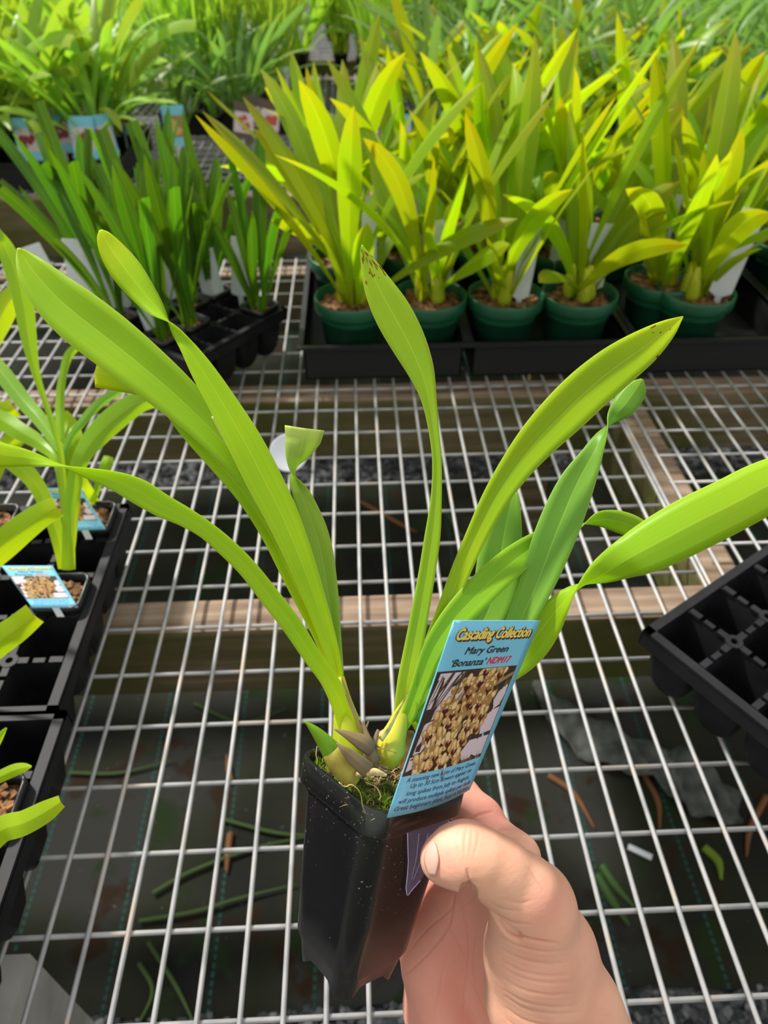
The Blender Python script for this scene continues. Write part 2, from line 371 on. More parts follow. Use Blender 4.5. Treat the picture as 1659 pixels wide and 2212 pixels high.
def traced(stations, fold=0.28, n=44, fl=1, kdir=1):
    """leaf through stations (x, y, apparent width (signed: minus = other face), depth), base first"""
    s = np.array(stations, float)
    w = s[:, 2]; W = np.abs(w).copy()
    for i in range(1, len(w)-1):
        if w[i-1]*w[i+1] < 0 or w[i-1]*w[i] < 0 or w[i]*w[i+1] < 0:
            W[i] = max(W[i], 0.75*max(abs(w[i-1]), abs(w[i+1])))
    q = catmull(np.c_[s, W], n)
    ce = np.array([P(a[0], a[1], a[3]) for a in q])
    T = np.gradient(ce, axis=0); T /= np.linalg.norm(T, axis=1)[:, None]
    V = ce-CC; V /= np.linalg.norm(V, axis=1)[:, None]
    S = np.cross(T, V); S /= np.linalg.norm(S, axis=1)[:, None]
    D = np.cross(S, T)
    Wr = np.maximum(q[:, 4], np.abs(q[:, 2]))
    d = np.sqrt(np.maximum(Wr**2-q[:, 2]**2, 0))*kdir
    px = q[:, 3]/FPX/2
    side = S*(q[:, 2]*px)[:, None]+D*(d*px)[:, None]
    nr = np.cross(side, T); nr /= np.linalg.norm(nr, axis=1)[:, None]+1e-12
    return ribbon(ce, side, nr*fl, fold, np.linspace(0, 1, n))
def solid(o, t=0.0005):
    m = o.modifiers.new('thickness', 'SOLIDIFY'); m.thickness = t; m.offset = 0
    return o
def arc_leaf(base, az, elev, length, width, bend, roll=0.0, fold=0.3, n=16, twist=0.0, cut=False, petiole=0.35, us=US):
    """free strap leaf from base point, rising then arching"""
    s = np.linspace(0, 1, n); ce = [np.array(base, float)]; e = elev; T = []
    a = az
    for i in range(n):
        T.append(np.array([math.cos(e)*math.cos(a), math.cos(e)*math.sin(a), math.sin(e)]))
        ce.append(ce[-1]+T[-1]*length/(n-1)); e -= bend/(n-1)*(0.4+1.2*s[i]); a += twist*0.15/(n-1)
    ce = np.array(ce[:n]); T = np.array(T)
    prof = np.interp(s, [0, 0.15, 0.35, 0.6, 0.8, 0.93, 1.0], [petiole, petiole*0.9, 0.65, 1.0, 0.92, 0.5, 0.75 if cut else 0.03])
    if cut: prof = np.interp(s, [0, .15, .4, .7, 1], [petiole, petiole, .7, 1, .85])
    side = []; nr = []
    for i in range(n):
        h = np.array([-math.sin(az), math.cos(az), 0.0]); h -= T[i]*(h@T[i]); h /= np.linalg.norm(h)
        u = np.cross(h, T[i]); r = roll+twist*s[i]
        sd = h*math.cos(r)+u*math.sin(r); side.append(sd*width/2*prof[i]); nr.append(np.cross(T[i], sd)*-1)
    return ribbon(ce, side, nr, fold, s, us=us)

# ------------------------------------------------------------------ ground and benches
GZ = -0.75
mb = MB(); mb.add([(-6, -1.5, GZ), (6, -1.5, GZ), (6, 12, GZ), (-6, 12, GZ)], [(0, 1, 2, 3)])
tag(mb.build('floor', GRAVEL, smooth=False), kind='structure')
def weed_mat(name, x0, y0, x1, y1, seed):
    r = random.Random(seed); mb = MB(); nx, ny = 24, 12; v = []; f = []
    for j in range(ny+1):
        for i in range(nx+1):
            yy = y0+(y1-y0)*j/ny; 
            if j == 0 or j == ny: yy += 0.01*math.sin(i*1.3+seed)+r.uniform(-.006, .006)
            v.append((x0+(x1-x0)*i/nx, yy, GZ+0.006+0.004*math.sin(i*.9+j)*math.sin(j*1.3)))
    for j in range(ny):
        for i in range(nx): a = j*(nx+1)+i; f.append((a, a+1, a+nx+2, a+nx+1))
    mb.add(v, f); o = mb.build(name, MATM); solid(o, 0.002); return tag(o, kind='structure')
weed_mat('floor_weed_mat', -2.5, 0.315, 2.5, 1.55, 3)
weed_mat('floor_weed_mat', -3.5, 1.93, 3.5, 5.5, 5)

WR = 0.00175
def mesh_panel(name, x0, x1, xs, y0, y1, ys, label, group, z=0.0):
    mb = MB()
    rr = random.Random(int(x0*100)+5)
    for x in xs:
        dx = rr.uniform(-.0006, .0006)
        mb.tube([(x+dx, y0, z-WR), (x-dx, (y0+y1)/2, z-WR), (x+dx, y1, z-WR)], WR, 6)
    for y in ys:
        mb.tube([(x0, y, z-WR*2.7), (x1, y, z-WR*2.7)], WR, 6)
    o = mb.build(name, WIRE); return tag(o, label, 'bench mesh', group)
mesh_panel('bench_mesh_panel', -1.20, 0.329, [-0.2054+0.02522*k for k in range(-39, 22)]+[0.3285], -0.28, 1.262, [0.2229+0.05*k for k in range(-10, 21)]+[1.26],
           'galvanised wire mesh bench top under the held plant, left panel ending at the narrow seam', None)
mesh_panel('bench_mesh_panel', 0.345, 1.80, [0.346+0.02522*k for k in range(0, 58)], -0.28, 1.262, [0.211+0.05*k for k in range(-9, 22)],
           'galvanised wire mesh bench top right of the seam, under the right green pots', None)
mesh_panel('bench_mesh_panel', -2.4, 0.6, [-2.4+0.0252*k for k in range(0, 119)], 1.60, 2.92, [1.60+0.05*k for k in range(0, 27)],
           'wire mesh top of the bench behind, left, with blue labels standing on it', None)
mesh_panel('bench_mesh_panel', 0.62, 2.8, [0.62+0.0252*k for k in range(0, 87)], 1.60, 2.92, [1.60+0.05*k for k in range(0, 27)],
           'wire mesh top of the bench behind, right side, hidden by the bright plants', None)
def timber(lo, hi, label, cat='beam'):
    mb = MB(); mb.box(lo, hi); o = mb.build('timber_beam', WOOD, smooth=False)
    bv = o.modifiers.new('bevel', 'BEVEL'); bv.width = 0.004; bv.segments = 2
    for p in o.data.polygons: p.use_smooth = False
    return tag(o, label, cat)
timber((-1.25, 0.424, -0.106), (1.75, 0.464, -0.012), 'weathered brown cross timber beneath the mesh, behind the held plant')
timber((-1.25, 0.808, -0.106), (1.75, 0.852, -0.012), 'mossy timber cross beam beneath the mesh just before the black trays')
timber((-1.25, 1.215, -0.106), (1.75, 1.262, -0.012), 'dark timber rail at the back edge of the near bench')
timber((-1.25, -0.20, -0.106), (1.75, -0.16, -0.012), 'timber beam at the front edge of the near bench')
timber((0.335, 0.466, -0.106), (0.38, 0.806, -0.022), 'brown timber running away under the seam between the mesh panels')
timber((-2.45, 1.585, -0.12), (2.9, 1.615, 0.006), 'dark timber front rail of the bench behind')
timber((-2.45, 2.9, -0.12), (2.9, 2.94, -0.01), 'timber back rail of the bench behind')
for x in (-1.2, 0.36, 1.7):
    timber((x-0.03, 1.15, GZ), (x+0.03, 1.21, -0.012), 'bench post at the %s of the near bench back edge' % ('left', 'middle', 'right')[(-1.2, 0.36, 1.7).index(x)], 'post')
mb = MB(); mb.box((-0.42, 0.0, -0.50), (-0.262, 0.20, -0.115)); o = mb.build('polystyrene_board', plain('dull_white_board', (0.45, 0.44, 0.41, 1), .7, .3, 25, .2), smooth=False)
tag(o, 'dull white board showing under the mesh at the bottom left corner', 'board')

# debris on the mat
def tendril(name, pts, rad, mat, label, cat='debris', group=None):
    mb = MB(); q = catmull(pts, 20); r = rad*np.interp(np.linspace(0, 1, 20), [0, .5, 1], [1, 1, .3]); mb.tube(q, list(r), 5)
    o = mb.build(name, mat); return tag(o, label, cat, group)
DEADG = plain('dull_green_weed', (0.045, 0.075, 0.022, 1), .8, .2); RUSTY = plain('rusty_leaf', (0.17, 0.075, 0.03, 1), .8, .2)
def gp(x, y, h=0.012): 
    g = G(x, y, GZ+h); return g
for k, pts in enumerate([[(300, 1990), (420, 1970), (520, 1940), (640, 1910)], [(330, 1930), (420, 1880), (560, 1830), (700, 1800)], [(320, 2035), (380, 2130), (420, 2212)], [(300, 2080), (330, 2140), (300, 2212)],
                         [(150, 1670), (260, 1670), (380, 1640)], [(480, 1770), (600, 1800), (700, 1805)], [(960, 1100), (1000, 1160), (1040, 1150)], [(420, 1520), (520, 1560), (620, 1530)]]):
    tendril('weed_runner', [gp(*p) for p in pts], 0.0035, DEADG, 'dull green weed runner lying on the mat below the mesh', group='weed runners on the ground mat')
for k, (pts, lab) in enumerate([([(500, 1690), (494, 1660), (490, 1630)], 'small rusty dead leaf on the mat left of the held pot'), ([(498, 1800), (492, 1850), (490, 1885)], 'narrow rust brown leaf on the mat, lower left of the held pot'),
                               ([(1185, 1675), (1240, 1715), (1285, 1790)], 'curved brown dead leaf on the mat right of the thumb'), ([(1390, 1670), (1420, 1730), (1425, 1790)], 'brown dead leaf on the mat below the pale film'),
                               ([(1655, 1720), (1620, 1790), (1612, 1850)], 'rusty brown leaf on the mat at the right edge'), ([(780, 1085), (860, 1130), (900, 1150)], 'brown twig on the mat seen between the centre leaves')]):
    tendril('dead_leaf', [gp(*p, .01) for p in pts], 0.006, RUSTY, lab, 'dead leaf')
for pts, lab in [([(1300, 1870), (1330, 1915), (1370, 1960)], 'upper long green fallen leaf on the mat right of the hand'), ([(1290, 1890), (1325, 1950), (1360, 2000)], 'lower long green fallen leaf on the mat right of the hand')]:
    tendril('fallen_leaf', [gp(*p, .012) for p in pts], 0.008, plain('fallen_green', (0.035, 0.08, 0.015, 1), .6, .3), lab, 'fallen leaf')
tendril('fallen_leaf', [gp(*p, .012) for p in [(1520, 1830), (1550, 1860), (1558, 1900)]], 0.008, plain('fallen_yellow_green', (0.13, 0.20, 0.01, 1), .6, .3), 'small yellow green curled leaf on the mat at the right', 'fallen leaf')
mb = MB()
q = catmull([gp(1150, 1480, .02), gp(1250, 1580, .02), gp(1400, 1640, .03), gp(1500, 1690, .02), gp(1600, 1750, .02)], 24)
v = []; f = []
for i, c in enumerate(q):
    w = np.interp(i, [0, 6, 12, 17, 23], [.02, .05, .035, .065, .03]) 
    for j in range(7): v.append(c+np.array([0.35, 0.93, 0])*w*(j-3)/3+np.array([0, 0, 0.012*math.sin(i*1.7+j*1.1)]))
for i in range(23):
    for j in range(6): a = i*7+j; f.append((a, a+1, a+8, a+7))
mb.add(v, f); o = mb.build('plastic_film', plain('muddy_film', (0.075, 0.08, 0.07, 1), .6, .3, 30, .6)); solid(o, .001)
tag(o, 'crumpled pale grey plastic film on the ground right of the picture label', 'plastic film')
mb = MB(); c = gp(1382, 1841, .012); mb.box((-.02, -.005, 0), (.02, .005, .002), np.array([[.86, .5, 0], [-.5, .86, 0], [0, 0, 1]]), c)
tag(mb.build('plastic_scrap', WHITEP, smooth=False), 'tiny white plastic scrap on the dark mat right of the hand', 'scrap')
# white round lid lying on the mesh behind the cut leaf
mb = MB(); g = G(622, 990, .001); R0 = .0215
def circ(r, z, n=32, c=(0, 0)): return [np.array([c[0]+r*math.cos(a), c[1]+r*math.sin(a), z]) for a in np.arange(n)*2*math.pi/n]
gs = G(626, 1010, 0); RS = np.array(Matrix.Rotation(math.radians(52), 3, 'X'))
rings = [circ(R0, 0), circ(R0, .002), circ(R0*.96, .003), circ(R0*.9, .0025)]
mb.loft([[RS@p+np.array([gs[0], gs[1]+.004, .0175]) for p in r] for r in rings])
tag(mb.build('white_saucer', plain('white_lid', (0.78, 0.80, 0.86, 1), .4, .5)), 'round white plastic saucer leaning up on the mesh behind the cut upright leaf', 'saucer')
# loose stones on the gravel strips
ST = [plain('stone_%d' % i, c, .85, .2, 60, .3) for i, c in enumerate([(0.022, .024, .026, 1), (.05, .052, .055, 1), (.12, .12, .12, 1)])]
mb = MB()
def stone(mb, c, r, rnd, mi):
    th = np.linspace(0, math.pi, 5)[1:-1]; vv = [np.array([0, 0, 1.])]; n = 6
    for t in th: vv += [np.array([math.sin(t)*math.cos(a), math.sin(t)*math.sin(a), math.cos(t)]) for a in np.arange(n)*2*math.pi/n+t]
    vv.append(np.array([0, 0, -1.])); sc = np.array([rnd.uniform(.7, 1.3), rnd.uniform(.7, 1.3), rnd.uniform(.5, .8)])*r
    vv = [v*sc*rnd.uniform(.8, 1.15)+c for v in vv]
    f = [(0, 1+j, 1+(j+1) % n) for j in range(n)]
    for i in range(len(th)-1): f += [(1+i*n+j, 1+(i+1)*n+j, 1+(i+1)*n+(j+1) % n, 1+i*n+(j+1) % n) for j in range(n)]
    b = 1+(len(th)-1)*n; L = len(vv)-1; f += [(b+j, L, b+(j+1) % n) for j in range(n)]
    mb.add(vv, f, mi=mi)
rd = random.Random(3)
for k in range(2200):
    stone(mb, np.array([rd.uniform(-.75, .95), rd.uniform(.18, .315), GZ+.005]), rd.uniform(.004, .010), rd, rd.choice([0, 0, 1, 1, 2]))
for k in range(3000):
    stone(mb, np.array([rd.uniform(-1.0, 1.6), rd.uniform(1.54, 1.94), GZ+.005]), rd.uniform(.004, .010), rd, rd.choice([0, 0, 1, 1, 2]))
o = mb.build('gravel', None, smooth=False, mats=ST); tag(o, 'blue grey crushed stone covering the ground beyond the weed mat', 'gravel', kind='stuff')
# ------------------------------------------------------------------ trays
def cell_tray(corner, e1, n1, n2, label, pitch=0.0433, z0=0.002, z1=0.065, flip=1, group=None):
    e1 = np.array([e1[0], e1[1], 0.0]); e1 /= np.linalg.norm(e1); e2 = np.array([-e1[1], e1[0], 0])*flip
    Rm = np.column_stack([e1, e2, [0, 0, 1]]); c0 = np.array([corner[0], corner[1], 0.0])
    root = thing('cell_tray', c0, label, 'tray', group)
    mb = MB(); L1, L2 = n1*pitch, n2*pitch
    B = lambda lo, hi: mb.box(lo, hi, Rm, c0)
    fr = 0.0045
    B((-fr, -fr, z1-.004), (L1+fr, fr*.6, z1)); B((-fr, L2-fr*.6, z1-.004), (L1+fr, L2+fr, z1))
    B((-fr, -fr, z1-.004), (fr*.6, L2+fr, z1)); B((L1-fr*.6, -fr, z1-.004), (L1+fr, L2+fr, z1))
    for a, b in (((-fr, -fr), (L1+fr, -fr+.0012)), ((-fr, L2+fr-.0012), (L1+fr, L2+fr)), ((-fr, -fr), (-fr+.0012, L2+fr)), ((L1+fr-.0012, -fr), (L1+fr, L2+fr))):
        B((a[0], a[1], z1-.016), (b[0], b[1], z1-.003))
    w = .0026
    for i in range(1, n1):
        for j in range(n2):
            y0 = j*pitch; x = i*pitch
            B((x-w, y0+.004, z1-.003), (x+w, y0+pitch*.32, z1-.0005)); B((x-w*.8, y0+pitch*.40, z1-.003), (x+w*.8, y0+pitch*.60, z1-.001)); B((x-w, y0+pitch*.68, z1-.003), (x+w, y0+pitch-.004, z1-.0005))
    for j in range(1, n2):
        for i in range(n1):
            x0 = i*pitch; y = j*pitch
            B((x0+.004, y-w, z1-.003), (x0+pitch*.32, y+w, z1-.0005)); B((x0+pitch*.40, y-w*.8, z1-.003), (x0+pitch*.60, y+w*.8, z1-.001)); B((x0+pitch*.68, y-w, z1-.003), (x0+pitch-.004, y+w, z1-.0005))
    for i in range(1, n1):
        for j in range(1, n2):
            ctr = c0+Rm@np.array([i*pitch, j*pitch, 0])
            rg = []
            for r, z in ((.0065, z1-.003), (.0065, z1), (.0028, z1), (.0028, z1-.004)):
                rg.append([ctr+np.array([r*math.cos(a), r*math.sin(a), z]) for a in np.arange(12)*math.pi/6])
            mb.loft(rg, False, False)
    mb.build('rim_grid', TRAYP, root, smooth=False)
    mb = MB()
    for i in range(n1):
        for j in range(n2):
            def sq(ins, z, r):
                h = pitch/2-ins; out = []
                for k in range(4):
                    for a in (0, 1, 2):
                        an = k*math.pi/2+a*math.pi/4; cx = (1, -1, -1, 1)[k]*(h-r); cy = (1, 1, -1, -1)[k]*(h-r)
                        out.append(c0+Rm@np.array([(i+.5)*pitch+cx+r*math.cos(an), (j+.5)*pitch+cy+r*math.sin(an), z]))
                return out
            mb.loft([sq(.0015, z1-.002, .004), sq(.003, z1-.035, .006), sq(.006, z0+.008, .008), sq(.010, z0, .008)], False, True)
    mb.build('cell_cups', TRAYP, root, smooth=False)
    return root
cell_tray((-0.2215, 0.2955), (0, 1), 5, 8, 'black cell tray on the left holding the tubes with two blue picture labels', flip=1)
cell_tray((-0.2145, 0.2895), (0, -1), 6, 8, 'black cell tray at the lower left edge, nearer than its neighbour', flip=-1)
cell_tray((0.221, 0.347), (0.84, 0.54), 8, 5, 'empty black cell tray lying askew at the right edge of the mesh', flip=-1)
cell_tray((-0.205, 0.785), (0.6, 0.8), 4, 6, 'black cell tray of dark green plants behind the left leaves', flip=1)

def open_tray(x0, y0, x1, y1, label, h=0.048, z=0.0015, group=None):
    root = thing('nursery_tray', ((x0+x1)/2, (y0+y1)/2, z), label, 'tray', group); mb = MB(); t = .002; w = .007
    for a, b in (((x0, y0), (x1, y0+t)), ((x0, y1-t), (x1, y1)), ((x0, y0), (x0+t, y1)), ((x1-t, y0), (x1, y1))):
        mb.box((a[0], a[1], z), (b[0], b[1], z+h))
    for a, b in (((x0-w, y0-w), (x1+w, y0+t)), ((x0-w, y1-t), (x1+w, y1+w)), ((x0-w, y0), (x0+t, y1)), ((x1-t, y0), (x1+w, y1))):
        mb.box((a[0], a[1], z+h-.004), (b[0], b[1], z+h))
    mb.box((x0, y0, z), (x1, y1, z+.0015))
    mb.build('tray_body', DARKTRAY, root, smooth=False)
    return root
TX = [(-0.070, 0.138), (0.152, 0.356), (0.372, 0.590), (0.606, 0.83)]
for (a, b), lab in zip(TX, ['black tray with green pots, left of the row, beside the bare mesh', 'black tray with green pots behind the centre of the mesh', 'black tray with green pots behind the tip of the large right leaf', 'black tray with green pots at the right edge']):
    open_tray(a, 0.841, b, 1.222, lab, h=.050)

# ------------------------------------------------------------------ pots and plants of the nursery
def lathe(mb, prof, n=36, cap=True, c=(0, 0)):
    mb.loft([circ(r, z, n, c) for r, z in prof], cap, False)
def chips(mb, cx, cy, z, R, k, rnd, size=(.003, .008)):
    for _ in range(k):
        a = rnd.uniform(0, 6.28); r = R*math.sqrt(rnd.random()); s = rnd.uniform(*size)
        R3 = np.array(Matrix.Rotation(rnd.uniform(0, 6), 3, 'Z') @ Matrix.Rotation(rnd.uniform(-.6, .6), 3, 'X'))
        mb.box((-s, -s*.6, -s*.3), (s, s*.6, s*.3), R3, (cx+r*math.cos(a), cy+r*math.sin(a), z+rnd.uniform(0, .003)))
def pot_round(root, rnd):
    mb = MB(); lathe(mb, [(.034, .0), (.037, .004), (.0445, .070), (.0500, .0705), (.0510, .072), (.0510, .0865), (.0495, .088), (.0475, .0865), (.0440, .060)])
    mb.build('pot', GREENP, root)
    mb = MB(); lathe(mb, [(.0442, .072), (.030, .075), (.012, .077), (.001, .078)], 24, False); chips(mb, 0, 0, .076, .040, 60, rnd)
    mb.build('potting_mix', SOIL, root, smooth=False)
def pot_tube(root, rnd, soil=SOIL, h=0.070, a=.0205):
    def sq(h_, r, z):
        out = []
        for k in range(4):
            for q in (0, 1, 2, 3):
                an = k*math.pi/2+q*math.pi/6; out.append(np.array([(1, -1, -1, 1)[k]*(h_-r)+r*math.cos(an), (1, 1, -1, -1)[k]*(h_-r)+r*math.sin(an), z]))
        return out
    mb = MB(); mb.loft([sq(a*.72, .006, .006), sq(a*.93, .006, h-.008), sq(a, .006, h-.0078), sq(a, .006, h), sq(a-.0018, .005, h), sq(a-.003, .005, h-.014)], True, False)
    mb.build('pot', BLACKP, root)
    mb = MB(); mb.loft([sq(a-.0027, .005, h-.012), sq(a*.4, .004, h-.009)], False, True); chips(mb, 0, 0, h-.009, a*.7, 30, rnd, (.002, .005))
    mb.build('potting_mix', soil, root, smooth=False)
def plant(name, pot, mat, seed, nleaf, L, W, top, elev=(60, 86), bend=(.3, 1.1), cutp=.1, spread=.006, nseg=14, foliage_one=False, dry=0.0, stems=0, us=US, soil=SOIL):
    rnd = random.Random(seed); root = bpy.data.objects.new(name, None); COL.objects.link(root); root.empty_display_size = .02
    if pot == 'round': pot_round(root, rnd)
    elif pot == 'tube': pot_tube(root, rnd, soil)
    allmb = MB(); az0 = rnd.uniform(0, 6.28)
    for k in range(nleaf):
        az = az0+math.pi*(k % 2)+rnd.uniform(-.75, .75)+(k//6)*1.2; l = rnd.uniform(*L); w = rnd.uniform(*W)
        ang = rnd.uniform(0, 6.28)
        b = (spread*math.cos(ang), spread*math.sin(ang), top-.004)
        v, f, uv = arc_leaf(b, az, math.radians(rnd.uniform(*elev)), l, w, rnd.uniform(*bend), rnd.uniform(-.3, .3), rnd.uniform(.15, .4), nseg, rnd.uniform(-1.2, 1.2), rnd.random() < cutp, us=us)
        if foliage_one: allmb.add(v, f, uv)
        else: mesh_obj('leaf', v, f, DRYL if rnd.random() < dry else mat, root, uvs=uv)
    if foliage_one: allmb.build('foliage', mat, root)
    for k in range(stems):
        mb = MB(); a = rnd.uniform(0, 6.28); c = np.array([.012*math.cos(a), .012*math.sin(a), top-.004])
        mb.tube([c, c+[0, 0, .012], c+[.002, 0, .03], c+[.004, 0, .05]], [.006, .010, .008, .004], 10); mb.build('pseudobulb', STEM, root)
    return root
def place(protos, i, used, loc, rz, label, cat, group, sc=1.0):
    p = protos[i % len(protos)]
    Mx = Matrix.Translation(Vector([float(c) for c in loc])) @ Matrix.Rotation(rz, 4, 'Z') @ Matrix.Scale(sc, 4)
    if id(p) not in used:
        used.add(id(p)); p.matrix_basis = Mx; return tag(p, label, cat, group)
    return copy_thing(p, Mx, label, group)
used = set()
ORD = ['first', 'second', 'third', 'fourth', 'fifth', 'sixth', 'seventh', 'eighth', 'ninth', 'tenth', 'eleventh', 'twelfth']
# bright green plants in round green pots
gp_protos = [plant('potted_orchid', 'round', BGL, 100+i, 15, (.15, .33), (.020, .034), .076, (44, 84), (.2, 1.1), .08, .010, stems=3) for i in range(6)]
front = [((762, 652), 'leafy bright orchid in the green pot left of the spotted leaf tip, front row'), ((930, 655), 'bright green orchid in the front green pot partly hidden behind the spotted leaf'),
         ((1098, 650), 'bright orchid in the front green pot, third from the left'), ((1260, 648), 'bright orchid in the front green pot, fourth from the left'),
         ((1430, 603), 'bright orchid in the dark green pot left of and behind the rightmost front pot'), ((1540, 670), 'bright orchid in the rightmost green pot of the front row')]
pts = []
for k, (p, lab) in enumerate(front):
    g = G(*p, .088); pts.append((np.array([g[0], max(g[1], .902), 0.0]), lab))
rows = [((-.016, 1.04), 'left'), ((.088, 1.055), 'left'), ((.203, 1.055), 'centre'), ((.305, 1.055), 'centre'), ((-.016, 1.155), 'left'), ((.088, 1.165), 'left'), ((.203, 1.165), 'centre'), ((.305, 1.165), 'centre'),
        ((.530, 1.060), 'right'), ((.425, 1.165), 'right'), ((.535, 1.165), 'right'), ((.665, .955), 'far right'), ((.665, 1.065), 'far right'), ((.775, .955), 'far right'), ((.665, 1.17), 'far right'), ((.775, 1.065), 'far right')]
cnt = {}
for (x, y), side in rows:
    row = 'second' if y < 1.1 else 'back'
    if y < 1.0: row = 'front'
    cnt[(side, row)] = cnt.get((side, row), 0)+1
    pts.append((np.array([x, y, 0]), '%s orchid in the %s row of the %s tray of green pots' % (('left hand', 'right hand')[cnt[(side, row)]-1], row, side)))
rr = random.Random(11); POTXY = []
for k, (g, lab) in enumerate(pts):
    POTXY.append((g[0], g[1]))
    place(gp_protos, k, used, (g[0], g[1], .0035), rr.uniform(0, 6.28), lab, 'potted plant', 'bright orchids in round green pots', 1.0)

# dark green strap leaved plants in the tray behind the left leaves
dk = [plant('potted_orchid', 'tube', BGD, 200+i, 8, (.14, .25), (.012, .020), .062, (66, 88), (.05, .5), .4, .006, soil=SOIL, stems=0) for i in range(4)]
E1 = np.array([.6, .8]); E2 = np.array([-.8, .6]); A0 = np.array([-.205, .785])
DARKPOS = []
for k, (i, j, lab) in enumerate([(0, 1, 'dark green plant nearest the corner of the diagonal tray'), (3, 0, 'dark green plant at the right end of the diagonal black tray'), (2, 2, 'dark green plant in the middle of the diagonal black tray'),
                                 (0, 3, 'dark green plant in the left half of the diagonal black tray'), (1, 5, 'slim leaved plant at the left end of the diagonal black tray, white card behind it'), (3, 4, 'dark green plant at the back left of the diagonal black tray'),
                                 (3, 2, 'dark green plant in the back row centre of the diagonal black tray'), (2, 4, 'dark green plant behind the two large grey white tags'), (1, 1, 'dark green plant just right of the tray corner')]):
    p = A0+E1*(i+.5)*.0433+E2*(j+.5)*.0433; DARKPOS.append(p)
    place(dk, k, used, (p[0], p[1], .003), math.atan2(.8, .6), lab, 'potted plant', 'dark green plants in the diagonal tray')

# ------------------------------------------------------------------ labels (a card with header, picture and text)
def text_mesh(body, size=1.0, shear=0.0, offset=0.0, align='LEFT', sp=1.0):
    cu = bpy.data.curves.new('t', 'FONT'); cu.body = body; cu.size = size; cu.shear = shear; cu.offset = offset; cu.align_x = align; cu.space_character = sp; cu.resolution_u = 3
    o = bpy.data.objects.new('t', cu); COL.objects.link(o); dg = bpy.context.evaluated_depsgraph_get(); dg.update()
    me = o.evaluated_get(dg).to_mesh(); v = np.array([tuple(x.co)[:2] for x in me.vertices]); f = [tuple(p.vertices) for p in me.polygons]
    o.evaluated_get(dg).to_mesh_clear(); bpy.data.objects.remove(o); bpy.data.curves.remove(cu)
    return v, f
def put_text(mb, S, body, u0, u1, vbase0, vbase1, capv, lift, shear=0.0, offset=0.0, mi=0, du=0, dv=0, stretch=True):
    if offset:
        k = abs(offset)*.28
        for n_, (a, b) in enumerate(((-k, 0), (k, 0), (0, -k*.45), (0, k*.45))):
            put_text(mb, S, body, u0, u1, vbase0, vbase1, capv, lift+n_*.000001, shear, 0, mi, du+a, dv+b)
        return
    v, f = text_mesh(body, 1.0, shear, offset)
    x0, x1 = v[:, 0].min(), v[:, 0].max(); k = (u1-u0)/(x1-x0)
    out = []
    for x, y in v:
        t = (x-x0)*k; u = u0+t
        vv = vbase0+(vbase1-vbase0)*t/(u1-u0)-y/0.70*capv
        out.append(S(u+du, vv+dv, lift))
    mb.add(out, f, mi=mi)
PICM = ['bark', 'pink', 'petal', 'petal2', 'petal3', 'throat', 'olive', 'tan']
def poly_uv(mb, S, pts, lift, mi):
    mb.add([S(u, v, lift) for u, v in pts], [tuple(range(len(pts)))], mi=mi)
def ell(u, v, a, b, rot, n=14, asp=1.6):
    out = []
    for t in np.arange(n)*2*math.pi/n:
        p, q = a*math.cos(t), b*math.sin(t)
        # pointed petal
        q *= (1-0.35*math.cos(t)) if False else 1
        out.append((u+p*math.cos(rot)-q*math.sin(rot), v+(p*math.sin(rot)+q*math.cos(rot))/asp))
    return out
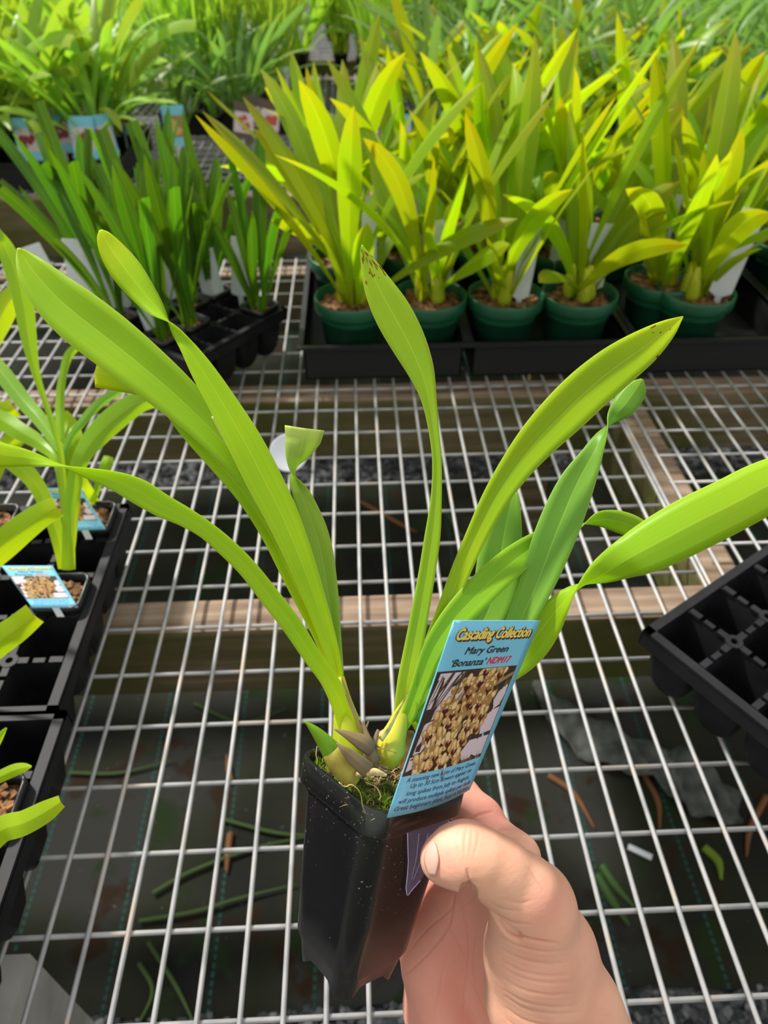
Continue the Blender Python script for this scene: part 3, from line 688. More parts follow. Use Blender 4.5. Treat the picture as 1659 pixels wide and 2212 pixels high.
def flower_picture(mb, S, u0, v0, u1, v1, seed, detail=True, sub=6):
    rnd = random.Random(seed)
    # backdrop follows the bend of the card
    g = []; 
    for j in range(sub+1):
        for i in range(sub+1): g.append(S(u0+(u1-u0)*i/sub, v0+(v1-v0)*j/sub, .00004))
    mb.add(g, [(j*(sub+1)+i, j*(sub+1)+i+1, (j+1)*(sub+1)+i+1, (j+1)*(sub+1)+i) for j in range(sub) for i in range(sub)], mi=0)
    U = lambda a: u0+(u1-u0)*a; V = lambda b: v0+(v1-v0)*b
    lf = .00006
    for q in [[(.03, .02), (.33, .02), (.10, .35), (.02, .36)], [(.20, .17), (.42, .12), (.40, .30), (.28, .40), (.12, .47), (.13, .33)], [(.90, .22), (.99, .18), (.99, .40), (.90, .46), (.86, .36)], [(.86, .47), (.99, .44), (.99, .70), (.84, .72), (.80, .60)],
              [(.06, .50), (.20, .46), (.22, .62), (.12, .78), (.04, .80)], [(.02, .82), (.14, .80), (.10, .93), (.02, .96)], [(.72, .76), (.99, .75), (.99, .96), (.70, .97), (.64, .88)]]:
        poly_uv(mb, S, [(U(a), V(b)) for a, b in q], lf, 1)
    if detail:
        for k in range(16):      # dark and olive leaf blades across the backdrop
            a = rnd.uniform(0, .35); b = rnd.uniform(.0, .1); dx = rnd.uniform(-.25, -.02); L = rnd.uniform(.2, .45)
            poly_uv(mb, S, [(U(min(.98, max(0.01, p))), V(min(.99, max(.01, q)))) for p, q in [(a, b), (a+.02, b), (a+dx+.012, b+L), (a+dx, b+L)]], lf+.00001, rnd.choice([0, 6, 0, 6]))
        for k in range(9):
            a = rnd.uniform(.82, .98); b = rnd.uniform(.02, .5)
            poly_uv(mb, S, [(U(a), V(b)), (U(min(.995, a+.03)), V(b+.03)), (U(min(.995, a+.02)), V(b+.16)), (U(a-.01), V(b+.10))], lf+.00001, rnd.choice([0, 6]))
        poly_uv(mb, S, [(U(.78), V(.16)), (U(.99), V(.06)), (U(.99), V(.10)), (U(.8), V(.20))], lf+.00002, 7)
        poly_uv(mb, S, [(U(.03), V(.835)), (U(.2), V(.80)), (U(.2), V(.815)), (U(.03), V(.85))], lf+.00002, 0)
        for k in range(12):
            a = rnd.uniform(.7, .98); h = rnd.uniform(.04, .1)
            poly_uv(mb, S, [(U(a), V(.99)), (U(a+.012), V(.99)), (U(a+rnd.uniform(-.02, .02)), V(.99-h))], lf+.00002, 7)
    fl = [(.60, .03), (.80, .07), (.66, .12), (.42, .16), (.57, .14), (.33, .26), (.48, .24), (.72, .21), (.64, .27), (.54, .34), (.24, .37), (.78, .36), (.66, .37), (.36, .43), (.50, .44), (.64, .48), (.76, .50), (.20, .50),
          (.34, .53), (.16, .62), (.48, .60), (.62, .60), (.74, .63), (.30, .65), (.42, .72), (.60, .73), (.20, .75), (.54, .82), (.32, .85), (.14, .90), (.44, .95), (.24, .97), (.62, .93)]
    throats = []
    cl = lambda P_: [(min(u1-.002, max(u0+.002, p)), min(v1-.002, max(v0+.002, q))) for p, q in P_]
    for k, (a, b) in enumerate(fl):
        a += rnd.uniform(-.012, .012); sz = .092 if detail else .09; base = rnd.uniform(-.5, .3); cu, cv = U(a), V(b)
        l2 = .00008+k*.0000045
        front_on = k % 3 != 2
        poly_uv(mb, S, cl(ell(cu, cv, sz*.62, sz*.62, 0, 12)), l2, 7 if detail else 2)
        pet = [(-2.4, .9), (-.75, .9), (2.5, .8), (.65, .8), (-1.57, 1.0)] if front_on else [(-1.2, 1.2), (-2.0, 1.1), (1.9, .9)]
        if not detail: pet = pet[:3]
        for j, (an, lk) in enumerate(pet):
            an += base; pu, pv = cu+math.cos(an)*sz*.55*lk, cv+math.sin(an)*sz*.55*lk/1.6
            poly_uv(mb, S, cl(ell(pu, pv, sz*.60*lk, sz*.37, an, 14)), l2+.0000004*(j+1), 4 if detail else rnd.choice([7, 4, 7]))
            if detail:
                poly_uv(mb, S, cl(ell(pu, pv, sz*.54*lk, sz*.31, an, 14)), l2+.0000004*(j+1)+.0000002, rnd.choice([2, 2, 3]))
                poly_uv(mb, S, cl(ell(pu-math.cos(an)*sz*.0, pv-sz*.06, sz*.34*lk, sz*.14, an, 10)), l2+.0000004*(j+1)+.0000003, 3)
        if front_on: throats.append((cu, cv, sz, base))
    for k, (cu, cv, sz, base) in enumerate(throats):
        l3 = .00008+40*.0000045+k*.0000008
        poly_uv(mb, S, cl(ell(cu, cv+.006, sz*.40, sz*.32, base, 10)), l3, 4)
        poly_uv(mb, S, cl(ell(cu, cv+.010, sz*.40, sz*.30, base, 10)), l3+.0000002, 5)
        poly_uv(mb, S, cl([(cu-sz*.24, cv+.010), (cu+sz*.26, cv+.008), (cu+sz*.05, cv+.050)]), l3+.0000003, 5)
        if detail: poly_uv(mb, S, cl(ell(cu+.004, cv-.008, sz*.12, sz*.13, 0, 8)), l3+.0000005, 3)
def picture_card(root, S, seed, small=False, backing=.0004, hdr=True):
    n = 12; mb = MB(); v = []; f = []
    for lay in (0, -backing):
        for j in range(n+1):
            for i in range(n+1): v.append(S(i/n, j/n, lay))
    K = (n+1)**2; q = lambda i, j: j*(n+1)+i
    for j in range(n):
        for i in range(n):
            f.append((q(i, j), q(i+1, j), q(i+1, j+1), q(i, j+1))); f.append(tuple(K+c for c in (q(i, j), q(i, j+1), q(i+1, j+1), q(i+1, j))))
    for i in range(n):
        f += [(q(i, 0), q(i, 0)+K, q(i+1, 0)+K, q(i+1, 0)), (q(i, n), q(i+1, n), q(i+1, n)+K, q(i, n)+K), (q(0, i), q(0, i+1), q(0, i+1)+K, q(0, i)+K), (q(n, i), q(n, i)+K, q(n, i+1)+K, q(n, i+1))]
    mb.add(v, f); mb.build('card', BLUE, root)
    mb = MB(); flower_picture(mb, S, .005, .249, .935, .783, seed, not small); tag(mb.build('flower_picture', None, root, smooth=False, mats=[INK[k] for k in PICM]), 'printed picture of cream flowers with maroon throats')
    mb = MB(); mh = [INK['maroon'], INK['gold'], INK['pale']]
    T = 'Cascading Collection'
    if not small:
        for a, b in ((.006, .003), (.014, .008), (-.006, .002), (.010, -.001), (.016, .005)): put_text(mb, S, T, .085, .935, .094, .087, .058, .00006, .25, .024, 0, a, b)
    else: put_text(mb, S, T, .085, .935, .094, .087, .058, .00006, .25, .035, 0, .012, .006)
    put_text(mb, S, T, .085, .935, .094, .087, .058, .00010, .25, .020, 1)
    if not small: put_text(mb, S, T, .088, .932, .092, .085, .050, .00012, .25, 0, 2)
    tag(mb.build('header_lettering', None, root, smooth=False, mats=mh), 'yellow lettering with a dark outline')
    mb = MB(); put_text(mb, S, 'Mary Green', .235, .735, .168, .167, .036, .00006, .25, .012); put_text(mb, S, '\u2018Bonanza\u2019', .130, .515, .229, .229, .036, .00006, .25, .012)
    mb.build('name_lettering', INK['black'], root, smooth=False)
    mb = MB(); put_text(mb, S, 'NDM17', .535, .818, .228, .228, .036, .00006, .25, .012); tag(mb.build('code_lettering', INK['red'], root, smooth=False), 'red lettering')
    mb = MB()
    for T, a in (('A stunning new form of Mary Green.', (.07, .905, .820, .826)), ('Up to 30 5cm flowers appear on', (.132, .873, .855, .864)), ('long spikes from July to August,', (.114, .883, .894, .906)),
                 ('will produce multiple spikes per bulb.', (.06, .946, .932, .948)), ('Great beginners plant, best in baskets.', (.04, .965, .969, .985))):
        put_text(mb, S, T, a[0], a[1], a[2], a[3], .024, .00006, .2, .003)
    mb.build('text_lettering', INK['navy'], root, smooth=False)
def local_surface(w, h):
    return lambda u, v, l=0.0: np.array([(u-.5)*w, -l, (1-v)*h])
LW, LH = .050, .0815
def planted_card(corners, label, seed):
    K = [np.array(c, float) for c in corners]; nr = np.cross(K[1]-K[0], K[3]-K[0]); nr /= np.linalg.norm(nr)
    if nr@(CC-K[0]) < 0: nr = -nr
    root = thing('plant_label', (K[2]+K[3])/2, label, 'plant label')
    S = lambda u, v, l=0.0: (K[0]*(1-u)+K[1]*u)*(1-v)+(K[3]*(1-u)+K[2]*u)*v+nr*l
    picture_card(root, S, seed, small=True)
    mb = MB(); a = S(.42, 1, -.0002); b = S(.58, 1, -.0002); dn = (S(.5, 1)-S(.5, 0)); dn /= np.linalg.norm(dn); t = nr*.0004
    mb.add([a, b, b+dn*.006-[0, 0, .004], a+dn*.006-[0, 0, .004], a-t, b-t, b+dn*.006-t-[0, 0, .004], a+dn*.006-t-[0, 0, .004]], [(0, 1, 2, 3), (4, 7, 6, 5), (0, 3, 7, 4), (1, 5, 6, 2), (3, 2, 6, 7), (0, 4, 5, 1)]); mb.build('stake', WHITEP, root, smooth=False)
    return root
# the two large labels in the left tray
planted_card([P(3, 1222, .567), P(113, 1222, .575), P(169, 1312, .560), P(70, 1313, .553)], 'blue picture label leaning over the tray left of the single left plant', 31)
planted_card([P(82, 1054, .615), P(174, 1054, .622), P(229, 1143, .612), P(136, 1147, .605)], 'blue picture label behind the stems of the single left plant', 32)
# small labels far back
def small_label(px, py, wpx, col, label, z0=.05, lean=0.0, pic='rose', yaw=0.0, group='blue picture labels on the bench behind'):
    g = G(px, py, z0)
    root = thing('plant_label', g, label, 'plant label', group, yaw)
    S0 = local_surface(LW, LH); Rm = np.array(Matrix.Rotation(-.25, 3, 'X') @ Matrix.Rotation(lean, 3, 'Y'))
    S = lambda u, v, l=0.0: Rm@S0(u, v, l)
    mb = MB(); mb.add([S(0, 0), S(1, 0), S(1, 1), S(0, 1), S(0, 0, -.0005), S(1, 0, -.0005), S(1, 1, -.0005), S(0, 1, -.0005)], [(0, 3, 2, 1), (4, 5, 6, 7), (0, 1, 5, 4), (1, 2, 6, 5), (2, 3, 7, 6), (3, 0, 4, 7)]); mb.build('card', col, root, smooth=False, local=True)
    mb = MB(); poly_uv(mb, S, [(.05, .25), (.95, .25), (.95, .78), (.05, .78)], .0003, 0); rnd = random.Random(int(px))
    for k in range(9): poly_uv(mb, S, ell(rnd.uniform(.25, .75), rnd.uniform(.38, .66), .14, .12, rnd.uniform(0, 3), 9), .0004+k*.00002, 1)
    mb.build('flower_picture', None, root, smooth=False, mats=[INK['pink'] if pic != 'petal' else INK['tan'], INK[pic]], local=True)
    mb = MB(); mb.box((-.004, .0002, -.05), (.004, .0009, .004)); mb.build('stake', WHITEP, root, smooth=False, local=True)
    return root
FARL = [(70, 348, 'rose', 'leftmost blue label with a maroon flower picture on the bench behind'), (140, 330, 'rose', 'blue label with maroon picture half behind its neighbours, second from left'), (188, 344, 'rose', 'blue label with round maroon flower picture, third from left'),
        (235, 340, 'rose', 'blue label with maroon picture at the right end of the front group'), (222, 300, 'rose', 'blue label edge standing just behind the front maroon labels'), (268, 290, 'rose', 'blue label tilted right of and behind the maroon group'),
        (383, 316, 'petal', 'blue label with a yellow flower picture standing alone on the mesh'), (865, 340, 'coral', 'blue label with a coral red picture between the bright leaves'), (762, 330, 'rose', 'blue label partly hidden left of the coral one'),
        (1352, 285, 'rosy', 'blue label seen through leaves at the upper right, left of the pair'), (1525, 280, 'rosy', 'blue label left in the group at the right edge behind the leaves'), (1585, 300, 'rosy', 'blue label middle in the group at the right edge behind the leaves'), (1635, 290, 'rosy', 'blue label at the right edge above the bright leaves')]
rr = random.Random(5)
for k, (px, py, pc, lab) in enumerate(FARL): small_label(px, py, 45, BLUE, lab, .055, rr.uniform(-.15, .1), pc, rr.uniform(-.15, .15))
PINKC = plain('pink_card', (0.12, 0.08, 0.06, 1), .5, .4)
for px, py, lab in [(525, 305, 'pink flowered label left of the dark centre gap'), (545, 290, 'pink flowered label in the middle of three at the centre gap'), (580, 300, 'pink flowered label right of the dark centre gap')]:
    small_label(px, py, 40, PINKC, lab, .04, .2, 'coral', .2, 'pink labels on the bench behind')
# white tags standing in the pots
def white_tag(loc, w, h, lean, yaw, label, group, back=-.12):
    root = thing('plant_tag', loc, label, 'plant tag', group, yaw); Rm = np.array(Matrix.Rotation(back, 3, 'X') @ Matrix.Rotation(lean, 3, 'Y'))
    mb = MB(); n = 8; prof = [(-.5, 1), (.5, 1), (.5, .05), (.18, -.0), (-.18, 0), (-.5, .05)]
    v = [Rm@np.array([x*w, 0, z*h]) for x, z in prof]+[Rm@np.array([x*w, .0008, z*h]) for x, z in prof]
    mb.add(v, [(5, 4, 3, 2, 1, 0), (6, 7, 8, 9, 10, 11)]+[(i, (i+1) % 6, (i+1) % 6+6, i+6) for i in range(6)])
    mb.build('card', WHITEP, root, smooth=False, local=True)
    mb = MB(); mb.box((-.14*w, .0001, -.028), (.14*w, .0007, .002)); o = mb.build('stake', WHITEP, root, smooth=False, local=True)
    return root
tags = [(120, 640, .072, .032, .07, -.25, 'white card tag at the far left behind the slim leaved plant'), (180, 640, .075, .034, .075, .10, 'broad white tag behind the slim leaved plant'), (262, 672, .065, .034, .085, -.22, 'large grey white tag leaning left behind the tip of the wide left leaf'),
        (336, 715, .06, .024, .085, -.18, 'narrow white tag beside the nearest dark green plant'), (372, 655, .065, .022, .07, 0.0, 'white tag among the dark stems left of centre'), (466, 650, .06, .030, .07, -.12, 'pale tag right of the dark green stems'), (520, 640, .065, .026, .08, .12, 'white tag at the right end of the diagonal tray')]
for (px, py, z, w, h, le, lab) in tags: white_tag(G(px, py, z), w, h, le, .1, lab, 'white tags among the dark green plants')
wt = [(795, 622, .018, .10, .04, 'white tag in the leftmost front green pot, behind the spotted leaf'), (945, 610, .030, .085, 0, 'white tag in the second front green pot'), (1118, 638, .022, .095, .10, 'white tag standing in the third front green pot'), (1270, 618, .030, .085, .06, 'white tag in the fourth front green pot'),
      (1400, 575, .026, .10, .12, 'tall white tag in the dark pot left of the right front pot'), (1545, 632, .030, .11, .18, 'tall white tag leaning in the right front green pot'), (810, 560, .026, .09, .02, 'white tag in the second row behind the spotted leaf tip'), (910, 555, .03, .09, 0, 'white tag in the second row, centre left'), (1200, 560, .024, .09, .1, 'white tag in the second row, right of centre')]
for (px, py, w, h, le, lab) in wt: white_tag(G(px, py, .088)+np.array([0, -.012, 0]), w*1.1, h*1.0, le, .05, lab, 'white tags in the green pots')
# ------------------------------------------------------------------ plants in the left cell trays (leaves traced to their places)
def tray_plant(cx, cy, label, leaves, seed, group=None, stem=None):
    root = thing('potted_orchid', (cx, cy, .003), label, 'potted plant', group); r0 = random.Random(seed)
    pr = bpy.data.objects.new('tmp', None)
    mbp = MB()
    def sq(h_, r, z):
        return [np.array([cx+(1, -1, -1, 1)[k]*(h_-r)+r*math.cos(k*math.pi/2+q*math.pi/6), cy+(1, 1, -1, -1)[k]*(h_-r)+r*math.sin(k*math.pi/2+q*math.pi/6), z]) for k in range(4) for q in range(4)]
    a = .0195
    mbp.loft([sq(.014, .005, .006), sq(.0172, .005, .062), sq(a, .007, .0665), sq(a, .007, .074), sq(a-.0018, .006, .074), sq(a-.003, .006, .060)], True, False); mbp.build('pot', BLACKP, root)
    mbp = MB(); mbp.loft([sq(a-.0028, .005, .062), sq(.005, .002, .066)], False, True); chips(mbp, cx, cy, .066, .013, 60, r0, (.002, .005)); mbp.build('potting_mix', SOIL, root, smooth=False)
    bpy.data.objects.remove(pr)
    for k, (st, mt, fo) in enumerate(leaves):
        v, f, uv = traced(st, fo); mesh_obj('leaf', v, f, mt, root, uvs=uv)
    return root
z1 = .555
tray_plant(-0.243, 0.400, 'single tall orchid in the left cell tray, long leaves spreading above its blue label', [
    ([(140, 1228, 26, .556), (130, 1180, 28, .55), (112, 1120, 30, .545), (80, 1050, 34, .54), (45, 1010, 40, .535), (0, 975, 40, .53), (-40, 950, 30, .53)], LIME, .3),
    ([(148, 1232, 28, .556), (148, 1170, 26, .55), (150, 1100, 24, .55), (160, 1040, 30, .55), (178, 985, 36, .55), (215, 935, 50, .56), (262, 893, 52, .57), (305, 868, 44, .58), (350, 866, 24, .59), (372, 872, 6, .59)], MID, .3),
    ([(136, 1215, 16, .556), (138, 1100, 12, .556), (136, 1000, 14, .556), (150, 950, 14, .56), (175, 915, 17, .565), (210, 875, 20, .575), (250, 848, 18, .58), (285, 835, 5, .585)], COOL, .3),
    ([(142, 1180, 16, .555), (138, 1000, 16, .555), (120, 955, 22, .56), (85, 905, 30, .57), (50, 865, 34, .58), (0, 800, 36, .59), (-50, 740, 26, .60)], COOL, .35),
    ([(142, 1160, 14, .553), (134, 1000, 12, .55), (118, 930, 13, .545), (95, 860, 12, .54), (76, 800, 18, .535), (62, 730, 32, .53), (52, 660, 40, .525), (38, 600, 44, .52), (14, 540, 36, .515), (-5, 505, 22, .51), (-25, 470, 6, .51)], MID, .3),
    ([(150, 1190, 22, .56), (162, 1050, 28, .56), (165, 1000, 34, .57), (160, 950, 38, .57), (148, 915, 36, .58), (134, 890, 22, .58)], LIME, .3),
    ([(145, 1100, 12, .56), (138, 1000, 12, .56), (130, 930, 18, .57), (130, 860, 18, .58), (136, 810, 16, .585), (150, 765, 18, .59), (185, 735, 14, .595), (225, 705, 6, .6)], MID, .3),
    ([(140, 1100, 14, .56), (125, 1000, 20, .56), (90, 960, 30, .57), (40, 930, 38, .575), (0, 905, 40, .58), (-40, 890, 20, .58)], MID, .3),
], 41)
mb_plants = [
    ((-0.243, 0.491), 'short stemmed orchid at the far end of the left cell tray beside its blue label', [([(205, 1092, 22, .655), (198, 1072, 20, .65), (185, 1048, 18, .64), (172, 1020, 14, .635)], GOLD, .3), ([(200, 1085, 12, .65), (215, 1040, 16, .65), (230, 1005, 26, .65), (235, 985, 20, .655)], MID, .3)], 42),
    ((-0.330, 0.491), 'tube plant cut off by the left picture edge behind the large left leaf', [([(-40, 1120, 20, .63), (-20, 1050, 26, .62), (0, 990, 36, .61), (30, 950, 40, .60), (60, 925, 24, .60)], LIME, .3),
        ([(-60, 1120, 20, .63), (-30, 960, 30, .61), (0, 900, 44, .60), (30, 880, 40, .60)], GOLD, .3), ([(-60, 1100, 20, .63), (-40, 800, 40, .60), (0, 690, 48, .60), (30, 640, 44, .60), (60, 610, 18, .6)], LIME, .3)], 43),
    ((-0.330, 0.400), 'tube plant left of the picture edge whose cut leaf points right above the blue label', [([(-90, 1300, 26, .56), (-50, 1240, 44, .54), (0, 1185, 62, .52), (45, 1145, 60, .51), (90, 1112, 52, .505), (122, 1096, 46, .50)], LIME, .25)], 44),
    ((-0.330, 0.313), 'tube plant left of the picture edge whose cut leaf points right below the blue label', [([(-120, 1500, 26, .5), (-60, 1440, 50, .49), (0, 1385, 62, .48), (40, 1355, 58, .475), (72, 1328, 52, .47)], LIME, .25)], 45),
    ((-0.236, 0.224), 'small tube at the lower left edge with a short shoot in brown bark', [([(-20, 1690, 22, .42), (0, 1678, 26, .42), (30, 1664, 26, .418), (52, 1658, 18, .416), (68, 1656, 4, .415)], LIME, .3), ([(-30, 1640, 16, .43), (-10, 1610, 16, .43), (4, 1585, 12, .43), (14, 1572, 3, .43)], LIME, .3)], 46),
    ((-0.280, 0.137), 'tube at the lower left edge whose cut leaf reaches right over the mesh', [([(-120, 1870, 30, .40), (-60, 1850, 54, .39), (0, 1795, 56, .385), (50, 1778, 52, .38), (95, 1755, 46, .378), (131, 1732, 28, .376)], LIME, .25)], 47)]
for (cx, cy), lab, lv, sd in mb_plants: tray_plant(cx, cy, lab, lv, sd)

# tall strap leaves of a plant behind, in the gap at the far left
def single_bg(root_xy, label, leaves):
    root = thing('potted_orchid', (root_xy[0], root_xy[1], .003), label, 'potted plant'); cx, cy = root_xy
    mbp = MB(); lathe(mbp, [(.02, 0), (.024, .06), (.027, .062), (.027, .07), (.025, .07), (.022, .055)], 20, True, (cx, cy)); mbp.build('pot', BLACKP, root)
    mbp = MB(); lathe(mbp, [(.0235, .060), (.001, .064)], 16, False, (cx, cy)); chips(mbp, cx, cy, .063, .02, 30, random.Random(3)); mbp.build('potting_mix', SOIL, root, smooth=False)
    for st, mt in leaves:
        v, f, uv = traced(st, .3); mesh_obj('leaf', v, f, mt, root, uvs=uv)
gx = G(190, 640, .065)
single_bg((gx[0], gx[1]), 'slim leaved orchid in front of the broad white tag, its leaves leaning up left', [
    ([(185, 640, 14, 1.03), (165, 560, 16, 1.01), (130, 480, 18, .99), (80, 400, 22, .97), (30, 330, 24, .96), (-10, 280, 22, .95)], BGD),
    ([(195, 640, 12, 1.03), (170, 570, 14, 1.02), (120, 500, 14, 1.0), (60, 440, 14, .98), (0, 390, 12, .97)], BGD),
    ([(190, 640, 12, 1.03), (180, 560, 14, 1.02), (150, 470, 20, 1.0), (135, 400, 30, .99), (110, 340, 34, .98), (85, 285, 26, .98)], BGD),
    ([(195, 640, 12, 1.03), (205, 560, 16, 1.02), (220, 480, 20, 1.0), (225, 420, 18, 1.0), (228, 385, 14, 1.0)], BGD)])

# ------------------------------------------------------------------ the bench behind and the crowd of plants beyond
U3 = np.array([-1, 0, 1.0])
farA = [plant('potted_orchid', 'tube', BGF, 300+i, 20, (.22, .36), (.020, .032), .066, (40, 86), (.5, 1.6), .1, .012, foliage_one=True, us=U3) for i in range(4)]
farB = [plant('potted_orchid', 'tube', BGB, 320+i, 26, (.24, .40), (.012, .022), .066, (40, 86), (.5, 1.7), .1, .015, foliage_one=True, us=U3) for i in range(3)]
farG = [plant('potted_orchid', 'tube', BGF, 340+i, 46, (.26, .42), (.006, .011), .066, (66, 88), (.1, .6), .1, .02, foliage_one=True, us=U3) for i in range(2)]
farY = [plant('potted_orchid', 'round', BGL, 360+i, 20, (.20, .32), (.024, .036), .076, (45, 86), (.4, 1.2), .1, .012, foliage_one=True, us=U3) for i in range(2)]
farP = [plant('potted_orchid', 'tube', BGP, 380, 50, (.2, .38), (.010, .02), .066, (30, 86), (.4, 1.6), .1, .02, foliage_one=True, us=U3)]
usedf = set(); rr = random.Random(21)
def far(pr, k, x, y, label, group, sc=1.0): place(pr, k, usedf, (x, y, .003), rr.uniform(0, 6.28), label, 'potted plant', group, sc)
# trays on the bench behind
for (x0, y0, x1, y1, lab) in [(-1.28, 1.66, -0.50, 1.98, 'black tray under the maroon flower labels on the bench behind'), (-0.50, 2.10, -0.12, 2.42, 'black tray of brown topped tubes with white tags in the upper middle'), (0.12, 1.72, 0.85, 2.1, 'black tray hidden behind the bright plants, centre'), (0.95, 1.72, 1.9, 2.1, 'black tray under the blue labels at the upper right')]:
    open_tray(x0, y0, x1, y1, lab, h=.055, z=.002)
n = 0
for j in range(3):
    for i in range(7):
        x = -1.22+i*.11+rr.uniform(-.01, .01); y = 1.74+j*.085
        far(farA, n, x, y, 'pale green orchid in the tray of maroon labels, upper left', 'pale orchids in the upper left tray'); n += 1
for k, (px, py) in enumerate([(385, 285), (455, 265)]):
    g = G(px, py, .05); far(farB, k, g[0], g[1]+.06, ['slim orchid standing alone behind the yellow flower label', 'thin arching plant right of the yellow flower label'][k], None, .72)
g = G(520, 275, .05); far(farB, 2, g[0], g[1]+.05, 'dark arching plant behind the pink labels', None, .9)
WTG = 'white tags in the far brown topped tubes'
for i in range(4):
    for j in range(2):
        x = -.455+i*.085; y = 2.16+j*.1
        far(farG, i+j, x, y, 'grassy orchid in a brown topped tube in the upper middle', 'grassy orchids in the upper middle tray', .95)
        if j == 0: white_tag(np.array([x+.03, y-.03, .062]), .022, .09, .03, 0, 'white tag among the far brown topped tubes', WTG)
for j in range(2):
    for i in range(7):
        far(farY if (i+j) % 2 else farB, i+j, .18+i*.10, 1.78+j*.13, 'orchid in the hidden tray behind the bright green row', 'orchids behind the bright green row', .95)
    for i in range(8):
        far(farB, i+j, 1.0+i*.115, 1.80+j*.13, 'bluish green orchid in the upper right tray', 'bluish orchids in the upper right tray')
for j in range(3):
    for i in range(13):
        x = -1.5+i*.26+rr.uniform(-.04, .04); y = 2.38+j*.17+rr.uniform(-.03, .03)
        if -.6 < x < .0 and y < 2.55: continue
        pr = farA if x < -.5 else (farG if x < 0.1 else farB)
        far(pr, i+j, x, y, 'orchid on the back half of the bench behind', 'orchids on the back half of the bench behind', 1.05)
for i in range(7):
    far(farG if i % 2 else farA, i, -.42+i*.13, 2.80+rr.uniform(-.03, .03), 'grassy orchid at the back edge of the bench behind, upper middle', 'grassy orchids at the back edge, upper middle', 1.15)
# third bench with the far crowd
tag_ = 'wire mesh of the farthest bench under the crowd of plants'
mesh_panel('bench_mesh_panel', -3.2, 3.6, [-3.2+0.075*k for k in range(0, 91)], 3.2, 5.6, [3.2+0.1*k for k in range(0, 25)], tag_, None)
timber((-3.2, 3.18, -.12), (3.6, 3.22, 0.0), 'front rail of the farthest bench')
for j in range(8):
    for i in range(17):
        y = 3.28+j*.27; hw = y*.62+.25
        x = -hw+2*hw*i/16+rr.uniform(-.07, .07); y += rr.uniform(-.07, .07)
        q = rr.random()
        if x < -.9: pr = farA
        elif x < .2: pr = farG if q < .7 else farA
        elif x < .5: pr = farP if q < .35 else farB
        elif x > 1.2: pr = farB
        else: pr = farB if q < .6 else farY
        if j > 5 and q > .8: pr = farP
        far(pr, i+j, x, y, 'leafy plant in the blurred crowd along the top of the picture', 'crowd of plants on the farthest bench', 1.25)

# ------------------------------------------------------------------ the held plant
W3 = np.array([[0.75319352, -0.62464491, 0.20619958], [0.43660295, 0.70918797, 0.55356147], [-0.49201361, -0.32691156, 0.80687759]])
PC0 = np.array([0.00659914, 0.15462025, 0.21868902])
LP = lambda x, y, z: PC0+W3@np.array([x, y, z])
hero = bpy.data.objects.new('potted_orchid', None); COL.objects.link(hero); hero.empty_display_size = .03
Mh = Matrix.Identity(4); base = LP(0, 0, -.0925)
for i in range(3):
    for j in range(3): Mh[i][j] = W3[i][j]
    Mh[i][3] = base[i]
hero.matrix_world = Mh
tag(hero, 'young green orchid in a square black tube pot, held in the hand in front', 'potted plant')
def rsq(h, r, z, nc=8, zf=None):
    out = []
    for k in range(4):
        for q in range(nc+1):
            an = k*math.pi/2+q*math.pi/2/nc; x = (1, -1, -1, 1)[k]*(h-r)+r*math.cos(an); y = (1, 1, -1, -1)[k]*(h-r)+r*math.sin(an)
            out.append((x, y, z))
        # straight side samples
        x0, y0, _ = out[-1]; k2 = (k+1) % 4; an = k2*math.pi/2
        x1 = (1, -1, -1, 1)[k2]*(h-r)+r*math.cos(an); y1 = (1, 1, -1, -1)[k2]*(h-r)+r*math.sin(an)
        for q in range(1, 8): out.append((x0+(x1-x0)*q/8, y0+(y1-y0)*q/8, z))
    if zf: out = [(x, y, z_+zf(x, y)) for x, y, z_ in out]
    return [LP(*p) for p in out]
A, Bh, HH = .0268, .0182, .090
def notch(x, y):
    t = min(1, max(0, (min(abs(x), abs(y))/Bh-.30)/.30)); return .0042*(1-t*t*(3-2*t))-.0015
mb = MB()
hz = lambda z: (A-.0016)+(Bh-(A-.0016))*(-z/HH)
mb.loft([rsq(A-.003, .006, -.014), rsq(A-.0022, .0072, 0-.0005), rsq(A-.0016, .0078, 0), rsq(A-.0004, .0085, 0), rsq(A, .0088, -.0008), rsq(A+.0001, .009, -.0105), rsq(A-.0004, .0088, -.0112), rsq(hz(-.0112), .0085, -.0112), rsq(hz(-.03), .0085, -.03), rsq(hz(-.055), .0083, -.055),
         rsq(hz(-.076), .008, -.076), rsq(hz(-.080)-.0012, .0078, -.080), rsq(Bh-.0022, .0075, -.0885, zf=notch), rsq(Bh-.0042, .0068, -.0885, zf=notch), rsq(Bh-.006, .006, -.083)], False, True)
_p = mb.build('pot', POTM, hero); _es = _p.modifiers.new('edges', 'EDGE_SPLIT'); _es.split_angle = math.radians(38)
